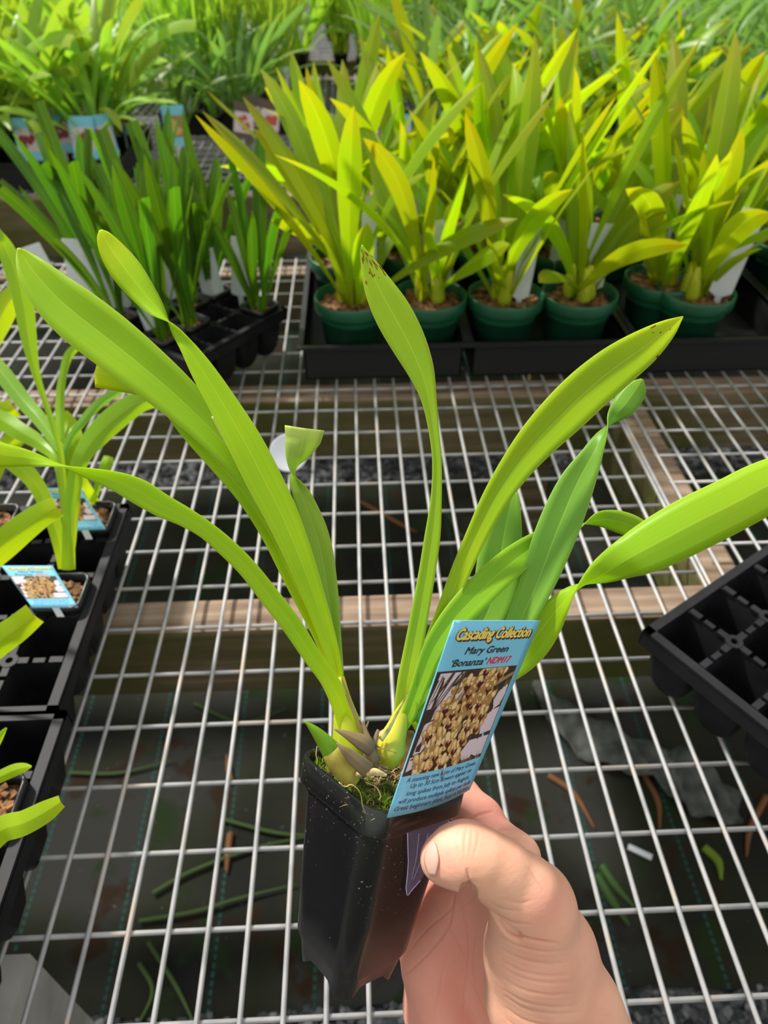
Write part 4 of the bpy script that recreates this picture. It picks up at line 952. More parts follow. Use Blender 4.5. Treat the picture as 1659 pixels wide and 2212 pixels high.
# moss and mix inside
mb = MB(); nn = 30; v = []; f = []
def soilz(x, y): return -.0058+.0016*math.sin(x*420+1)*math.cos(y*380)+.0012*math.sin(x*900+y*700)+.002*math.exp(-((x+.004)**2+(y-.004)**2)/.00012)
for j in range(nn+1):
    for i in range(nn+1):
        x = (i/nn*2-1)*(A-.0025); y = (j/nn*2-1)*(A-.0025)
        v.append(LP(x, y, soilz(x, y)+random.uniform(-.0004, .0004)))
for j in range(nn):
    for i in range(nn): a = j*(nn+1)+i; f.append((a, a+1, a+nn+2, a+nn+1))
mb.add(v, f); chips_ = random.Random(9)
for _ in range(160):
    x, y = chips_.uniform(-.022, .022), chips_.uniform(-.022, .022); s = chips_.uniform(.0008, .003)
    R3 = W3@np.array(Matrix.Rotation(chips_.uniform(0, 6), 3, 'Z') @ Matrix.Rotation(chips_.uniform(-.8, .8), 3, 'X'))
    mb.box((-s, -s*.5, -s*.3), (s, s*.5, s*.3), R3, LP(x, y, soilz(x, y)+.0006))
mb.build('potting_mix', SOILD, hero, smooth=False)
def blades(name, mat, k, region, L, wd, lean, seed, kind='stuff', lab=None, lift=0):
    r = random.Random(seed); mb = MB(); c = 0
    while c < k:
        x, y = r.uniform(-.0235, .0235), r.uniform(-.0235, .0235)
        if not region(x, y): continue
        c += 1; az = r.uniform(0, 6.28); el = math.radians(r.uniform(*lean)); l = r.uniform(*L); w = wd*r.uniform(.6, 1.3)
        d = np.array([math.cos(az)*math.cos(el), math.sin(az)*math.cos(el), math.sin(el)]); s = np.array([-math.sin(az), math.cos(az), 0])
        b = np.array([x, y, soilz(x, y)+lift*r.random()]); m = b+d*l*.55; t = m+d*l*.45-np.array([0, 0, l*.12])
        mb.add([LP(*(b-s*w)), LP(*(b+s*w)), LP(*(m+s*w*.8)), LP(*(m-s*w*.8)), LP(*t)], [(0, 1, 2, 3), (3, 2, 4)])
    o = mb.build(name, mat, hero, smooth=False); tag(o, lab, kind=kind)
mossreg = lambda x, y: (x < -.006 and y > .0) or (y < -.006 and x < .016) or (x+y < -.014)
blades('moss', MOSS, 3800, lambda x, y: mossreg(x, y) and math.sin(x*500)*math.sin(y*430+1) > -.35, (.0018, .0044), .00026, (20, 90), 1, lab='bright green moss')
blades('moss_dark', plain('moss_dark_green', (.07, .12, .01, 1), .8, .2), 1500, mossreg, (.001, .003), .0002, (10, 90), 2, lab='darker moss')  # shorter blades in a darker moss green
blades('dry_grass', STRAW, 520, lambda x, y: -.016 < x-y < .03 and y < .012, (.003, .009), .00016, (0, 40), 3, lab='dry straw pieces', lift=.002)
blades('wood_fibre', BARK, 300, lambda x, y: True, (.002, .006), .0003, (0, 50), 4, lab='brown bark fibres', lift=.001)
for pts in ([(732, 1690), (745, 1700), (760, 1695), (778, 1712), (783, 1740), (790, 1757)], [(790, 1690), (812, 1700), (822, 1718), (819, 1728)], [(685, 1612), (683, 1630), (686, 1645)]):
    mb = MB(); mb.tube(catmull([P(x, y, .262+.0005*i) for i, (x, y) in enumerate(pts)] if pts[0][0] == 732 else [P(x, y, .268) for x, y in pts], 16), .0002, 5)
    mb.build('root_thread', STRAW, hero)
def organ(name, st, mat, n=14, lab=None, k=30, flat=.85):
    q = catmull(st, k); pts = [P(a[0], a[1], a[3]) for a in q]; rad = [max(.0002, a[2]/2*a[3]/FPX) for a in q]
    mb = MB(); mb.tube(pts, rad, 20); o = mb.build(name, mat, hero)
    if lab: tag(o, lab)
    return o
# chunk of pale root / bark
organ('bark_chunk', [(768, 1673, 8, .270), (790, 1668, 17, .269), (812, 1668, 16, .269), (835, 1675, 6, .270)], plain('pale_wood', (0.62, 0.45, 0.2, 1), .8, .3, 300, .4, .5, 300), lab='pale cream bark chunk')
# pseudobulbs
organ('pseudobulb', [(734, 1462, 20, .287), (738, 1500, 34, .286), (745, 1540, 50, .285), (753, 1580, 70, .284), (759, 1612, 86, .284), (763, 1645, 84, .284), (770, 1668, 44, .286)], STEM, lab='left pseudobulb wrapped in dry sheaths')
organ('pseudobulb', [(902, 1420, 26, .291), (892, 1460, 34, .290), (876, 1515, 36, .288), (862, 1560, 42, .286), (850, 1592, 56, .2845), (843, 1615, 68, .284), (841, 1630, 64, .284), (842, 1643, 44, .285), (843, 1651, 16, .287), (843, 1654, 4, .288)], BULB, lab='right pseudobulb, round and yellow at its foot')
organ('pseudobulb', [(885, 1580, 18, .300), (884, 1620, 36, .300), (880, 1660, 30, .300)], plain('brown_old_bulb', (.35, .18, .06, 1), .7, .3, 200, .5), lab='old brown bulb half hidden behind the picture label')
organ('new_shoot', [(762, 1684, 24, .276), (748, 1666, 46, .274), (731, 1643, 52, .272), (714, 1619, 43, .270), (696, 1596, 31, .268), (677, 1575, 18, .266), (657, 1557, 2, .264)], leaf_mat('shoot', (0.22, .42, .02, 1), TINT, base=(0.40, .30, .06, 1), trans=.2, rib=0), lab='pointed green new shoot')
organ('shoot_sheath', [(764, 1686, 30, .2755), (750, 1668, 50, .2735), (734, 1646, 56, .2715), (722, 1629, 50, .2703), (715, 1619, 43.5, .270)], plain('shoot_sheath_skin', (0.36, 0.30, 0.05, 1), .5, .3, 90, .5), lab='brownish green sheath round the foot of the shoot')
def strip(name, st, mat, fo=.3, lab=None, n=30, fl=1, kdir=1, th=.00045):
    v, f, uv = traced(st, fo, n, fl, kdir); o = mesh_obj(name, v, f, mat, hero, uvs=uv); solid(o, th)
    if lab: tag(o, lab)
    return o
for st, lab in [([(806, 1622, 30, .2715), (786, 1606, 34, .2700), (764, 1594, 24, .2695), (743, 1584, 13, .2695), (722, 1575, 2, .270)], None), ([(800, 1668, 34, .268), (778, 1650, 32, .266), (757, 1632, 24, .265), (741, 1618, 13, .2645), (727, 1605, 2, .265)], None),
                ([(806, 1650, 34, .272), (800, 1630, 30, .272), (797, 1608, 18, .273), (790, 1580, 9, .275), (783, 1556, 2, .276)], None), ([(812, 1640, 12, .276), (809, 1612, 10, .276), (813, 1590, 9, .277), (817, 1576, 5, .278)], None),
                ([(723, 1620, 6, .288), (719, 1590, 5, .288), (722, 1545, 3, .288)], None), ([(800, 1600, 6, .276), (790, 1580, 5, .277), (796, 1558, 2, .278)], None), ([(800, 1596, 5, .277), (788, 1572, 4, .278), (775, 1556, 2, .279)], None)]:
    strip('dry_sheath', st, SHEATH, .35, 'grey brown papery sheath')
for k in range(26):
    r = random.Random(k); x = r.uniform(792, 812); y = r.uniform(1610, 1665)
    st = [(x, y, 2.5, .275), (x+r.uniform(-6, 10), y-r.uniform(8, 20), 2, .274), (x+r.uniform(-22, 24), y-r.uniform(14, 46), .8, .273)]
    if k % 3 == 0: st = [(x, y, 2.5, .274), (x+r.uniform(5, 22), y+r.uniform(0, 12), 2, .273), (x+r.uniform(18, 50), y+r.uniform(2, 16), .8, .273)]
    strip('dry_fibre', st, SHEATH, .2, 'thin dry fibre', n=8)
# brown seams where leaf bases overlap
strip('sheath_seam', [(797, 1606, 12, .2765), (776, 1566, 7, .2775), (757, 1520, 6, .2790), (743, 1480, 5, .2805), (738, 1463, 2, .281)], SHEATH, .1, 'brown dry leaf edge on the left stem')
strip('sheath_seam', [(822, 1598, 12, .2775), (840, 1575, 8, .278), (858, 1540, 5, .2795), (872, 1515, 3, .281), (884, 1490, 2, .282)], plain('grey_seam', (.30, .30, .10, 1), .7, .3, 300, .6), .1, 'grey dry leaf edge on the right stem')
# leaves: (stations base first, material, fold, side of fold)
HL = [
 # F long left leaf
 ([(757, 1592, 40, .2800), (742, 1535, 42, .2805), (712, 1470, 38, .279), (676, 1420, 38, .277), (630, 1350, 42, .274), (580, 1285, 42, .272), (535, 1228, 40, .270), (490, 1183, 40, .268), (445, 1145, 38, .266), (400, 1117, 42, .264), (350, 1092, 50, .262), (300, 1062, 54, .260), (252, 1040, 42, .258), (195, 1022, 24, .256), (130, 1003, -4, .254), (62, 990, -34, .252), (0, 982, -52, .25), (-60, 966, -54, .248), (-120, 950, -30, .246)], GOLD, .25, -1, 'long leaf arching out to the left edge'),
 # B bright narrow tip, front
 ([(730, 1480, 24, .286), (724, 1440, 28, .286), (708, 1380, 36, .285), (682, 1300, 46, .284), (650, 1212, 58, .283), (612, 1120, 70, .283), (572, 1040, 76, .283), (531, 960, 74, .283), (486, 880, 62, .284), (440, 805, 50, .285), (402, 745, 30, .286), (373, 704, 10, .287), (337, 664, -36, .288), (300, 620, -58, .289), (268, 578, -66, .290), (240, 538, -54, .291), (223, 508, -30, .291), (217, 497, -6, .291)], GOLD, .3, -1, 'leaf with a bright rounded tip and a twist'),
 # C short right leaf with cut end
 ([(732, 1500, 22, .292), (730, 1450, 24, .292), (722, 1380, 30, .292), (712, 1300, 40, .292), (697, 1210, 50, .292), (682, 1150, 52, .291), (664, 1100, 46, .290), (648, 1060, 34, .289), (637, 1026, 8, .288), (645, 992, -44, .286), (654, 955, -74, .284), (658, 925, -86, .283)], PALE, .3, -1, 'short leaf with a folded cut end'),
 # D cut leaf under A
 ([(722, 1455, 20, .296), (690, 1370, 30, .296), (632, 1255, 34, .295), (580, 1150, 36, .295), (526, 1066, 38, .294), (466, 996, 38, .294), (408, 933, 34, .294), (362, 882, 14, .295), (330, 845, -30, .297), (290, 825, -52, .299), (245, 812, -62, .301), (205, 805, -62, .303)], GOLD, .22, -1, 'leaf with a square cut end under the wide leaf'),
 # A wide left leaf
 ([(728, 1470, 26, .294), (716, 1410, 34, .294), (690, 1325, 38, .293), (656, 1235, 42, .293), (612, 1140, 48, .292), (562, 1055, 56, .292), (502, 978, 66, .291), (440, 912, 80, .291), (375, 850, 96, .291), (308, 793, 108, .291), (240, 738, 116, .292), (172, 685, 114, .293), (118, 638, 96, .294), (74, 588, 66, .295), (50, 553, 30, .296), (39, 536, 4, .296)], LIME, .35, -1, 'wide left leaf'),
 # E behind A and B
 ([(724, 1440, 20, .290), (694, 1340, 30, .2895), (640, 1200, 36, .2890), (594, 1105, 44, .2890), (548, 1020, 48, .2890), (505, 950, 40, .2890), (466, 895, 22, .2895)], PALE, .3, -1, 'pale leaf between the two tall left leaves'),
 # G spotted
 ([(862, 1560, 26, .2865), (871, 1530, 38, .286), (880, 1470, 42, .285), (893, 1400, 40, .286), (908, 1320, 38, .287), (922, 1240, 36, .288), (934, 1160, 34, .289), (942, 1080, 24, .290), (944, 1000, 20, .291), (937, 930, 22, .292), (926, 860, 34, .293), (909, 800, 58, .294), (882, 740, 76, .295), (850, 680, 80, .296), (820, 625, 64, .297), (798, 575, 36, .298), (786, 545, 16, .298), (782, 529, 2, .298)], SPOT, .25, -1, 'upright leaf with brown spots at its tip'),
 # H big right
 ([(872, 1565, 20, .289), (885, 1530, 34, .289), (905, 1460, 36, .288), (932, 1395, 36, .289), (962, 1320, 38, .290), (995, 1235, 42, .291), (1030, 1155, 46, .292), (1068, 1080, 56, .292), (1110, 1015, 68, .292), (1160, 952, 84, .292), (1215, 895, 96, .292), (1270, 842, 98, .293), (1330, 793, 92, .294), (1390, 750, 74, .295), (1440, 712, 42, .296), (1475, 684, 3, .297)], SPOT2, .28, -1, 'large right leaf with a few brown marks at the tip'),
 # J arched then passing behind K
 ([(868, 1580, 16, .2865), (882, 1545, 30, .284), (906, 1480, 36, .284), (935, 1405, 46, .285), (975, 1345, 58, .287), (1025, 1290, 66, .290), (1078, 1238, 66, .294), (1135, 1192, 58, .299), (1190, 1160, 44, .304), (1245, 1138, 16, .309), (1295, 1122, -30, .313), (1340, 1128, -48, .316), (1385, 1148, -44, .319), (1420, 1180, -10, .321)], MID, .25, -1, 'arched leaf drooping to the right'),
 # I short broad behind
 ([(880, 1560, 26, .296), (915, 1500, 32, .298), (960, 1450, 40, .301), (1005, 1400, 54, .304), (1045, 1340, 78, .307), (1070, 1275, 94, .309), (1080, 1210, 94, .311), (1090, 1150, 74, .313), (1101, 1095, 46, .315), (1108, 1062, 22, .316)], COOL, .3, -1, 'short broad leaf with a cut tip'),
 # K middle right
 ([(900, 1560, 26, .290), (945, 1510, 32, .291), (1000, 1470, 38, .292), (1060, 1425, 44, .293), (1108, 1368, 52, .294), (1140, 1305, 64, .295), (1168, 1240, 76, .296), (1192, 1175, 86, .297), (1218, 1110, 86, .298), (1246, 1045, 74, .299), (1278, 985, 46, .300), (1306, 935, 16, .301), (1324, 904, -22, .302), (1345, 880, -48, .303), (1366, 852, -52, .304), (1379, 833, -38, .304), (1387, 819, -6, .304)], COOL, .3, -1, 'upright right leaf with a twisted tip'),
 # L big lower right
 ([(895, 1575, 24, .292), (945, 1545, 34, .297), (1000, 1500, 44, .301), (1060, 1465, 56, .303), (1120, 1420, 72, .302), (1160, 1372, 78, .298), (1200, 1320, 56, .293), (1242, 1277, 16, .288), (1300, 1242, -54, .283), (1360, 1205, -90, .276), (1425, 1170, -112, .274), (1500, 1130, -120, .272), (1580, 1090, -118, .270), (1659, 1048, -112, .268), (1735, 1010, -80, .266), (1800, 985, -10, .264)], LIME, .22, -1, 'very wide leaf reaching off the right edge'),
]
for st, mt, fo, fl, lab in HL: strip('leaf', st, mt, fo, lab, 60, fl)

# ------------------------------------------------------------------ the picture label of the held plant
KQ = [P(981, 1341, .2474), P(1167, 1341, .2805), P(1015, 1706, .2978), P(837, 1767, .2619)]
NQ = np.cross(KQ[1]-KQ[0], KQ[3]-KQ[0]); NQ /= np.linalg.norm(NQ)
if NQ@(CC-KQ[0]) < 0: NQ = -NQ
def SH(u, v, l=0.0):
    b = .0022*math.sin(math.pi*u)*max(0, (v-.35)/.65)**1.5
    return (KQ[0]*(1-u)+KQ[1]*u)*(1-v)+(KQ[3]*(1-u)+KQ[2]*u)*v+NQ*(l+b)
lab = thing('plant_label', (KQ[2]+KQ[3])/2, 'blue orchid picture label with yellow heading, stuck in the held black pot', 'plant label')
picture_card(lab, SH, 77)
mb = MB(); mb.tube([SH(.435, .765, .0003), SH(.437, .775, .0009), SH(.45, .82, .0010), SH(.452, .833, .0003)], .00032, 6); tag(mb.build('staple', STEEL, lab), 'silver staple')
# clear stake below the card, pressed on the right wall of the pot
def face(px, py, off=.0008):   # point on the right wall of the pot
    d = P(px, py, 1.0)-CC; n0 = W3@np.array([0, -1, 0]); # wall slopes in towards the foot
    a = LP(0, -(A-.0016), 0); b = LP(0, -Bh, -HH); t = W3@np.array([1, 0, 0]); nn_ = np.cross(t, b-a); nn_ /= np.linalg.norm(nn_)
    if nn_@d > 0: nn_ = -nn_
    return CC+d*(((a+nn_*off-CC)@nn_)/(d@nn_))
st = [[(880, 1788), (975, 1762)], [(881, 1830), (950, 1822)], [(882, 1862), (930, 1862)], [(880, 1890), (908, 1902)], [(877, 1918), (890, 1922)], [(879, 1933), (881, 1934)]]
mb = MB(); v = []; f = []
for (a, b) in st:
    for t in range(5): v.append(face(a[0]+(b[0]-a[0])*t/4, a[1]+(b[1]-a[1])*t/4, .0010+.0008*math.sin(t*math.pi/4)))
for i in range(len(st)-1):
    for t in range(4): q = i*5+t; f.append((q, q+1, q+6, q+5))
mb.add(v, f); o = mb.build('stake', CLEAR, lab); solid(o, .0005); tag(o, 'clear violet tinted pointed stake')
mb = MB(); mb.tube([face(a[0], a[1], .0014) for a, b in st]+[face(b[0], b[1], .0014) for a, b in st[::-1][:3]], .00022, 5)
mb.tube([face(905, 1800, .0016), face(900, 1850, .0016), face(889, 1900, .0016)], .00012, 4); mb.tube([face(925, 1800, .0016), face(913, 1850, .0016), face(893, 1900, .0016)], .00012, 4)
tag(mb.build('stake_ridge', CLEAREDGE, lab), 'bright ridges along the stake')

# ------------------------------------------------------------------ the hand
def CP(x, y, Z): return np.array([(x-829.5)/FPX*Z, (y-1106)/FPX*Z, Z])
CAP = []   # (a, b, ra, rb, blend)
def chain(pts, blend=.004):
    for (x0, y0, z0_, r0), (x1, y1, z1_, r1) in zip(pts[:-1], pts[1:]): CAP.append((CP(x0, y0, z0_), CP(x1, y1, z1_), r0, r1, blend))
E_ = 1000.0
# thumb
FZ = lambda x, y: float((face(x, y, 0)-CC)@FW)
chain([(950, 1858, .2660, .0068), (972, 1852, .2650, .0102), (1005, 1847, .2640, .0117), (1035, 1858, .2640, .0113), (1075, 1880, .2660, .0118), (1130, 1925, .2690, .0132), (1150, 1965, .2740, .0152)], .003)
chain([(1150, 1965, .2740, .0152), (1150, 2060, .2800, .0180), (1165, 2150, .2860, .0205), (1205, 2300, .2930, .0235)], .006)
chain([(1165, 1925, .2790, .0085), (1215, 2040, .2850, .0110), (1262, 2170, .2880, .0130), (1320, 2330, .2900, .0190)], .008)
# index finger: knuckle base, round the back of the pot, tip above the rim
chain([(1105, 1890, .3100, .0110), (1075, 1830, .3120, .0104), (1038, 1770, .3190, .0096), (990, 1720, .3320, .0092), (920, 1650, .3480, .0088), (860, 1612, .3480, .0078), (840, 1604, .3470, .0068)], .003)
chain([(1120, 1850, .3050, .0095), (1105, 1930, .3150, .0130), (1120, 2100, .3260, .0170), (1150, 2330, .3280, .0210)], .006)
# palm
chain([(1035, 1880, .3280, .0130), (1050, 2000, .3340, .0150), (1085, 2300, .3380, .0190)], .007)
chain([(985, 1960, .3360, .0130), (990, 2080, .3420, .0155), (1040, 2330, .3430, .0190)], .007)
chain([(925, 2060, .3420, .0125), (945, 2180, .3440, .0150), (1000, 2340, .3420, .0200)], .007)
chain([(938, 2110, .3330, .0110), (980, 2240, .3310, .0160), (1060, 2400, .3250, .0220)], .007)
chain([(1010, 1930, .3340, .0110), (955, 2010, .3380, .0120), (935, 2090, .3380, .0120)], .008)
# middle, ring and little finger curled behind the pot
chain([(1035, 1880, .3280, .0120), (980, 1830, .3470, .0098), (900, 1790, .3560, .0094), (810, 1770, .3500, .0085), (760, 1765, .3400, .0074)], .003)
chain([(985, 1960, .3360, .0120), (920, 1930, .3520, .0094), (850, 1900, .3540, .0090), (780, 1880, .3460, .0080), (745, 1878, .3380, .0070)], .003)
chain([(925, 2060, .3420, .0115), (880, 2020, .3480, .0084), (820, 1990, .3480, .0078), (760, 1975, .3420, .0070), (740, 1972, .3380, .0062)], .003)
# wrist and forearm
chain([(1130, 2380, .3130, .0270), (1230, 2620, .3080, .0260), (1330, 2900, .3000, .0280)], .012)
chain([(1060, 2380, .3230, .0220), (1150, 2620, .3200, .0240), (1270, 2900, .3100, .0280)], .012)
def hand_mesh(h=.00115):
    lo = np.min([np.minimum(a-max(ra, rb), b-max(ra, rb)) for a, b, ra, rb, k in CAP], axis=0)-.004
    hi = np.max([np.maximum(a+max(ra, rb), b+max(ra, rb)) for a, b, ra, rb, k in CAP], axis=0)+.004
    n = np.ceil((hi-lo)/h).astype(int)+1
    D = np.full(n, .02, dtype=np.float32)
    ax = [lo[i]+np.arange(n[i])*h for i in range(3)]
    for a, b, ra, rb, k in CAP:
        R = max(ra, rb)+k*2.5+.004
        i0 = np.clip(((np.minimum(a, b)-R-lo)/h).astype(int), 0, n-1); i1 = np.clip(((np.maximum(a, b)+R-lo)/h).astype(int)+2, 1, n)
        X, Y, Z = np.meshgrid(*[ax[i][i0[i]:i1[i]] for i in range(3)], indexing='ij', sparse=True)
        ba = b-a; L2 = ba@ba
        t = np.clip(((X-a[0])*ba[0]+(Y-a[1])*ba[1]+(Z-a[2])*ba[2])/L2, 0, 1)
        d = np.sqrt((X-a[0]-t*ba[0])**2+(Y-a[1]-t*ba[1])**2+(Z-a[2]-t*ba[2])**2)-(ra+(rb-ra)*t)
        s = (slice(i0[0], i1[0]), slice(i0[1], i1[1]), slice(i0[2], i1[2])); o = D[s]
        hh = np.clip(.5+.5*(o-d)/k, 0, 1)
        D[s] = (o+(d-o)*hh-k*hh*(1-hh)).astype(np.float32)
    # creases cut into the surface
    def groove(pts, r, depth, k=.0012):
        nonlocal D
        q = catmull([CP(*p) for p in pts], 14)
        for a, b in zip(q[:-1], q[1:]):
            R = r+k*2.5; i0 = np.clip(((np.minimum(a, b)-R-lo)/h).astype(int), 0, n-1); i1 = np.clip(((np.maximum(a, b)+R-lo)/h).astype(int)+2, 1, n)
            X, Y, Z = np.meshgrid(*[ax[i][i0[i]:i1[i]] for i in range(3)], indexing='ij', sparse=True); ba = b-a
            t = np.clip(((X-a[0])*ba[0]+(Y-a[1])*ba[1]+(Z-a[2])*ba[2])/(ba@ba+1e-12), 0, 1)
            d = np.sqrt((X-a[0]-t*ba[0])**2+(Y-a[1]-t*ba[1])**2+(Z-a[2]-t*ba[2])**2)-r
            s = (slice(i0[0], i1[0]), slice(i0[1], i1[1]), slice(i0[2], i1[2])); o = D[s]
            hh = np.clip(.5-.5*(o+d)/k, 0, 1); D[s] = (o*(1-hh)+(-d)*hh+k*hh*(1-hh)).astype(np.float32)
    groove([(1011, 1908, .2550), (1014, 1922, .2600), (1018, 1936, .2660)], .0012, 0, .0035)
    groove([(1052, 1962, .2650), (1070, 1985, .2630), (1092, 2004, .2615), (1115, 2018, .2600)], .0008, 0, .003)
    # surface nets
    S = D < 0
    c = np.zeros(n-1, dtype=np.int16)
    for dx in (0, 1):
        for dy in (0, 1):
            for dz in (0, 1): c += S[dx:n[0]-1+dx, dy:n[1]-1+dy, dz:n[2]-1+dz]
    act = (c > 0) & (c < 8); idx = -np.ones(act.shape, dtype=np.int64); ii = np.argwhere(act); idx[act] = np.arange(len(ii))
    acc = np.zeros((len(ii), 3)); cnt = np.zeros(len(ii))
    cor = [(x, y, z) for x in (0, 1) for y in (0, 1) for z in (0, 1)]
    for p in cor:
        for ax_ in range(3):
            if p[ax_]: continue
            q = list(p); q[ax_] = 1
            a = D[ii[:, 0]+p[0], ii[:, 1]+p[1], ii[:, 2]+p[2]].astype(float); b = D[ii[:, 0]+q[0], ii[:, 1]+q[1], ii[:, 2]+q[2]].astype(float)
            m = (a < 0) != (b < 0); t = np.where(m, a/(a-b+1e-20), 0)
            pt = np.array(p, float)[None].repeat(len(ii), 0); pt[:, ax_] = t
            acc += pt*m[:, None]; cnt += m
    V = lo+(ii+acc/cnt[:, None])*h
    F = []
    for ax_ in range(3):
        s0 = [slice(None)]*3; s1 = [slice(None)]*3; s0[ax_] = slice(0, -1); s1[ax_] = slice(1, None)
        a = S[tuple(s0)]; b = S[tuple(s1)]; e = np.argwhere(a != b); u, w = (ax_+1) % 3, (ax_+2) % 3
        ok = (e[:, u] > 0) & (e[:, w] > 0) & (e[:, u] < n[u]-1) & (e[:, w] < n[w]-1); e = e[ok]
        sgn = a[tuple(e.T)]
        def at(du, dw): q = e.copy(); q[:, u] += du; q[:, w] += dw; return idx[tuple(q.T)]
        quad = np.stack([at(-1, -1), at(0, -1), at(0, 0), at(-1, 0)], 1)
        quad[~sgn] = quad[~sgn][:, ::-1]; F.append(quad)
    F = np.concatenate(F); return V, F
V, F = hand_mesh()
# smooth a little, then fine creases as small dents with flushed colour
def smooth_mesh(V, F, it, lam=.5):
    e = np.concatenate([F[:, [0, 1]], F[:, [1, 2]], F[:, [2, 3]], F[:, [3, 0]]]); e = np.concatenate([e, e[:, ::-1]])
    deg = np.bincount(e[:, 0], minlength=len(V))[:, None]
    for k in range(it):
        m = np.zeros_like(V)
        for c in range(3): m[:, c] = np.bincount(e[:, 0], V[e[:, 1], c], minlength=len(V))
        V = V+lam*(m/deg-V) if k % 2 == 0 else V-lam*1.02*(m/deg-V)
    return V
V = smooth_mesh(V, F, 6)
def subdivide(V, F):
    e = np.sort(np.concatenate([F[:, [0, 1]], F[:, [1, 2]], F[:, [2, 3]], F[:, [3, 0]]]), axis=1)
    u, inv = np.unique(e, axis=0, return_inverse=True); inv = inv.reshape(-1); m = len(F); nV = len(V); nE = len(u)
    V2 = np.concatenate([V, V[u].mean(1), V[F].mean(1)]); E = (inv+nV).reshape(4, m); c = nV+nE+np.arange(m)
    F2 = np.concatenate([np.stack([F[:, i], E[i], c, E[(i+3) % 4]], 1) for i in range(4)])
    return V2, F2
V, F = subdivide(V, F); V = smooth_mesh(V, F, 6)
fn = np.cross(V[F[:, 2]]-V[F[:, 0]], V[F[:, 3]]-V[F[:, 1]]); VN = np.zeros_like(V)
for k in range(4):
    for c in range(3): VN[:, c] += np.bincount(F[:, k], fn[:, c], minlength=len(V))
VN /= np.linalg.norm(VN, axis=1)[:, None]+1e-12
px = 829.5+FPX*V[:, 0]/V[:, 2]; py = 1106+FPX*V[:, 1]/V[:, 2]
front_ = VN[:, 2] < .3
crease = np.zeros(len(V)); dent = np.zeros(len(V))
def line(pts, w, depth, col=1.0, zmax=9, zmin=0):
    global crease, dent
    q = catmull(np.array(pts, float), 24); best = np.full(len(V), 1e9); fade = np.zeros(len(V))
    for k_, ((x0, y0), (x1, y1)) in enumerate(zip(q[:-1], q[1:])):
        dx, dy = x1-x0, y1-y0; t = np.clip(((px-x0)*dx+(py-y0)*dy)/(dx*dx+dy*dy+1e-9), 0, 1)
        dd = np.hypot(px-x0-t*dx, py-y0-t*dy); m_ = dd < best; best[m_] = dd[m_]; fade[m_] = np.sin(np.pi*(k_+t[m_])/23)
    w = w*.72; depth = depth*.75; g = np.exp(-(best/w)**2)*np.sqrt(np.clip(fade, 0, 1))*front_*(V[:, 2] < zmax)*(V[:, 2] > zmin); dent += g*depth; crease = np.maximum(crease, g*col)
PZ = .300
# palm lines (on the palm only)
for pts, w, d, c in [([(985, 1895), (975, 1960), (920, 2010), (880, 2060)], 3, .0005, .5), ([(980, 1930), (970, 2000), (925, 2060), (870, 2110)], 3.5, .0006, .7), ([(1055, 1950), (1052, 2050), (1050, 2130), (1065, 2205)], 4, .0006, .4), ([(990, 1930), (1010, 2030), (1005, 2120), (1000, 2205)], 3, .0003, .35),
                     ([(930, 1945), (985, 2030), (1010, 2090)], 2.5, .0002, .3), ([(945, 2000), (1000, 1960), (1040, 1920)], 2.5, .0002, .3), ([(960, 2060), (950, 2140), (935, 2200)], 2.5, .0003, .3), ([(1030, 2000), (1020, 2080), (1030, 2160)], 2.5, .0003, .3), ([(900, 1935), (950, 1925), (1000, 1925)], 3, .0003, .4),
                     ([(1010, 2110), (1035, 2160), (1060, 2212)], 3, .0004, .4)]:
    line(pts, w, d, c, 9, .300)
# index finger folds
line([(1010, 1772), (1035, 1760), (1068, 1752)], 4, .0008, .9, 9, .29); line([(1070, 1800), (1085, 1790), (1105, 1792)], 3, .0004, .6, 9, .29); line([(1078, 1815), (1095, 1810), (1125, 1815)], 3, .0004, .5, 9, .29); line([(1095, 1830), (1115, 1825), (1135, 1838)], 3, .0004, .4, 9, .29)
# thumb: joint wrinkles, inner folds, heel wrinkles
for pts, w, d, c in [([(992, 1785), (985, 1815), (990, 1850)], 4, .0003, .35), ([(1008, 1783), (1004, 1815), (1002, 1860)], 4, .0004, .4), ([(1018, 1786), (1018, 1815), (1010, 1862)], 3.5, .0003, .35), ([(1035, 1792), (1030, 1825), (1020, 1860)], 3.5, .0003, .25), ([(1008, 1875), (1012, 1898), (1018, 1918)], 4, .0007, .8),
                     ([(1076, 1985), (1100, 2012), (1150, 2030), (1210, 2038)], 4, .0009, .8), ([(1070, 1972), (1105, 1992), (1150, 1998)], 3.5, .0006, .6), ([(1060, 1950), (1090, 1965), (1130, 1968)], 3.5, .0004, .4), ([(1085, 1940), (1120, 1950), (1150, 1945)], 3, .0003, .3)]:
    line(pts, w, d, c, .30)
for k in range(9):
    y0 = 2035+k*21+(k*37 % 11)-5; line([(1075+2*k, y0-8), (1120+2*k, y0+14+k), (1175+3*k, y0+26+k), (1225+5*k, y0+22+k)], 4.0, .00045, .28, .30)
for k in range(5):
    line([(1135+7*k, 1870+9*k), (1150+7*k, 1885+10*k), (1160+8*k, 1905+9*k)], 3, .0002, .15, .30)
V = V-VN*dent[:, None]
flush = .22+.55*np.clip((V[:, 2]-.300)/.02, 0, 1)
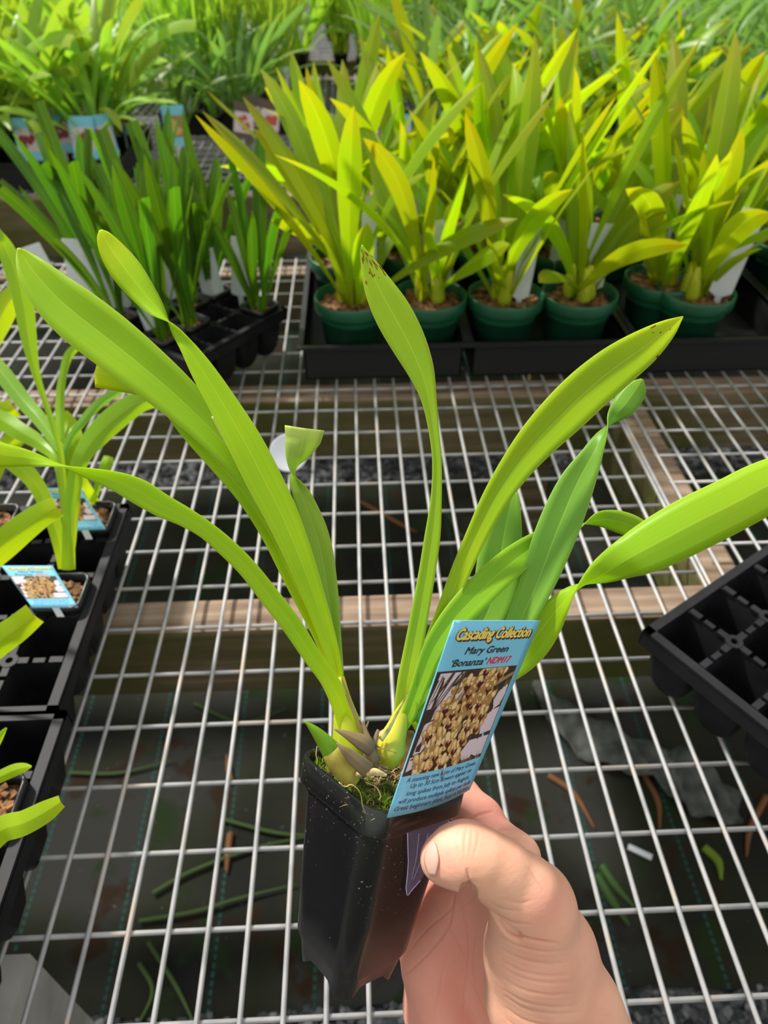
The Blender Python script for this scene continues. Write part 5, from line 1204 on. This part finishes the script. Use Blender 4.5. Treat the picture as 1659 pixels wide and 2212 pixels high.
for (x, y, r, a) in [(1185, 1960, 50, .25), (1060, 1760, 50, .4), (960, 1860, 30, .3), (1180, 2130, 60, .15), (1100, 1930, 40, -.2), (1060, 1850, 50, -.25), (1030, 1900, 40, -.15)]:
    flush += a*np.exp(-((px-x)**2+(py-y)**2)/r**2)
C3 = np.column_stack([RT, -UP, FW]); VW = CC+V@C3.T
me = bpy.data.meshes.new('person'); me.from_pydata(VW.tolist(), [], F.tolist()); me.materials.append(SKIN)
me.polygons.foreach_set('use_smooth', np.ones(len(F), dtype=bool))
ca = me.color_attributes.new('skin', 'FLOAT_COLOR', 'POINT')
ca.data.foreach_set('color', np.c_[np.clip(flush, 0, 1), np.clip(crease*.6, 0, 1), np.zeros(len(V)), np.ones(len(V))].astype(np.float32).ravel())
me.update(); hand = bpy.data.objects.new('person', me); COL.objects.link(hand)
tag(hand, "person's bare right hand holding the square black pot, thumb pressed on the clear stake", 'person')
# thumb nail, bent over the end of the thumb
def ray_hand(x, y, lift):
    i = np.where((np.abs(px-x) < 5) & (np.abs(py-y) < 5) & (V[:, 2] < .29))[0]
    z = V[i, 2].min() if len(i) else .262
    return P(x, y, z-lift)
mb = MB(); v = []; f = []; R_, C_ = 9, 7
for r in range(R_+1):
    t = r/R_; y = 1818+(1893-1818)*t
    xl = 917+16*(2*t-1)**2-2*t; xr = 947-9*(2*t-1)**2+2*t
    for c in range(C_+1):
        x = xl+(xr-xl)*c/C_; v.append(ray_hand(x, y, .0001+.0005*math.sin(math.pi*c/C_)*math.sin(math.pi*t)))
v = np.array(v).reshape(R_+1, C_+1, 3)
for _ in range(2):
    w = v.copy(); w[1:-1] = (v[:-2]+v[2:]+2*v[1:-1])/4; v = w; w = v.copy(); w[:, 1:-1] = (v[:, :-2]+v[:, 2:]+2*v[:, 1:-1])/4; v = w
v = list(v.reshape(-1, 3))
for r in range(R_):
    for c in range(C_): q = r*(C_+1)+c; f.append((q, q+1, q+C_+2, q+C_+1))
mb.add(v, f); o = mb.build('thumbnail', NAIL, hand); solid(o, .0006); tag(o, 'short pale thumbnail')
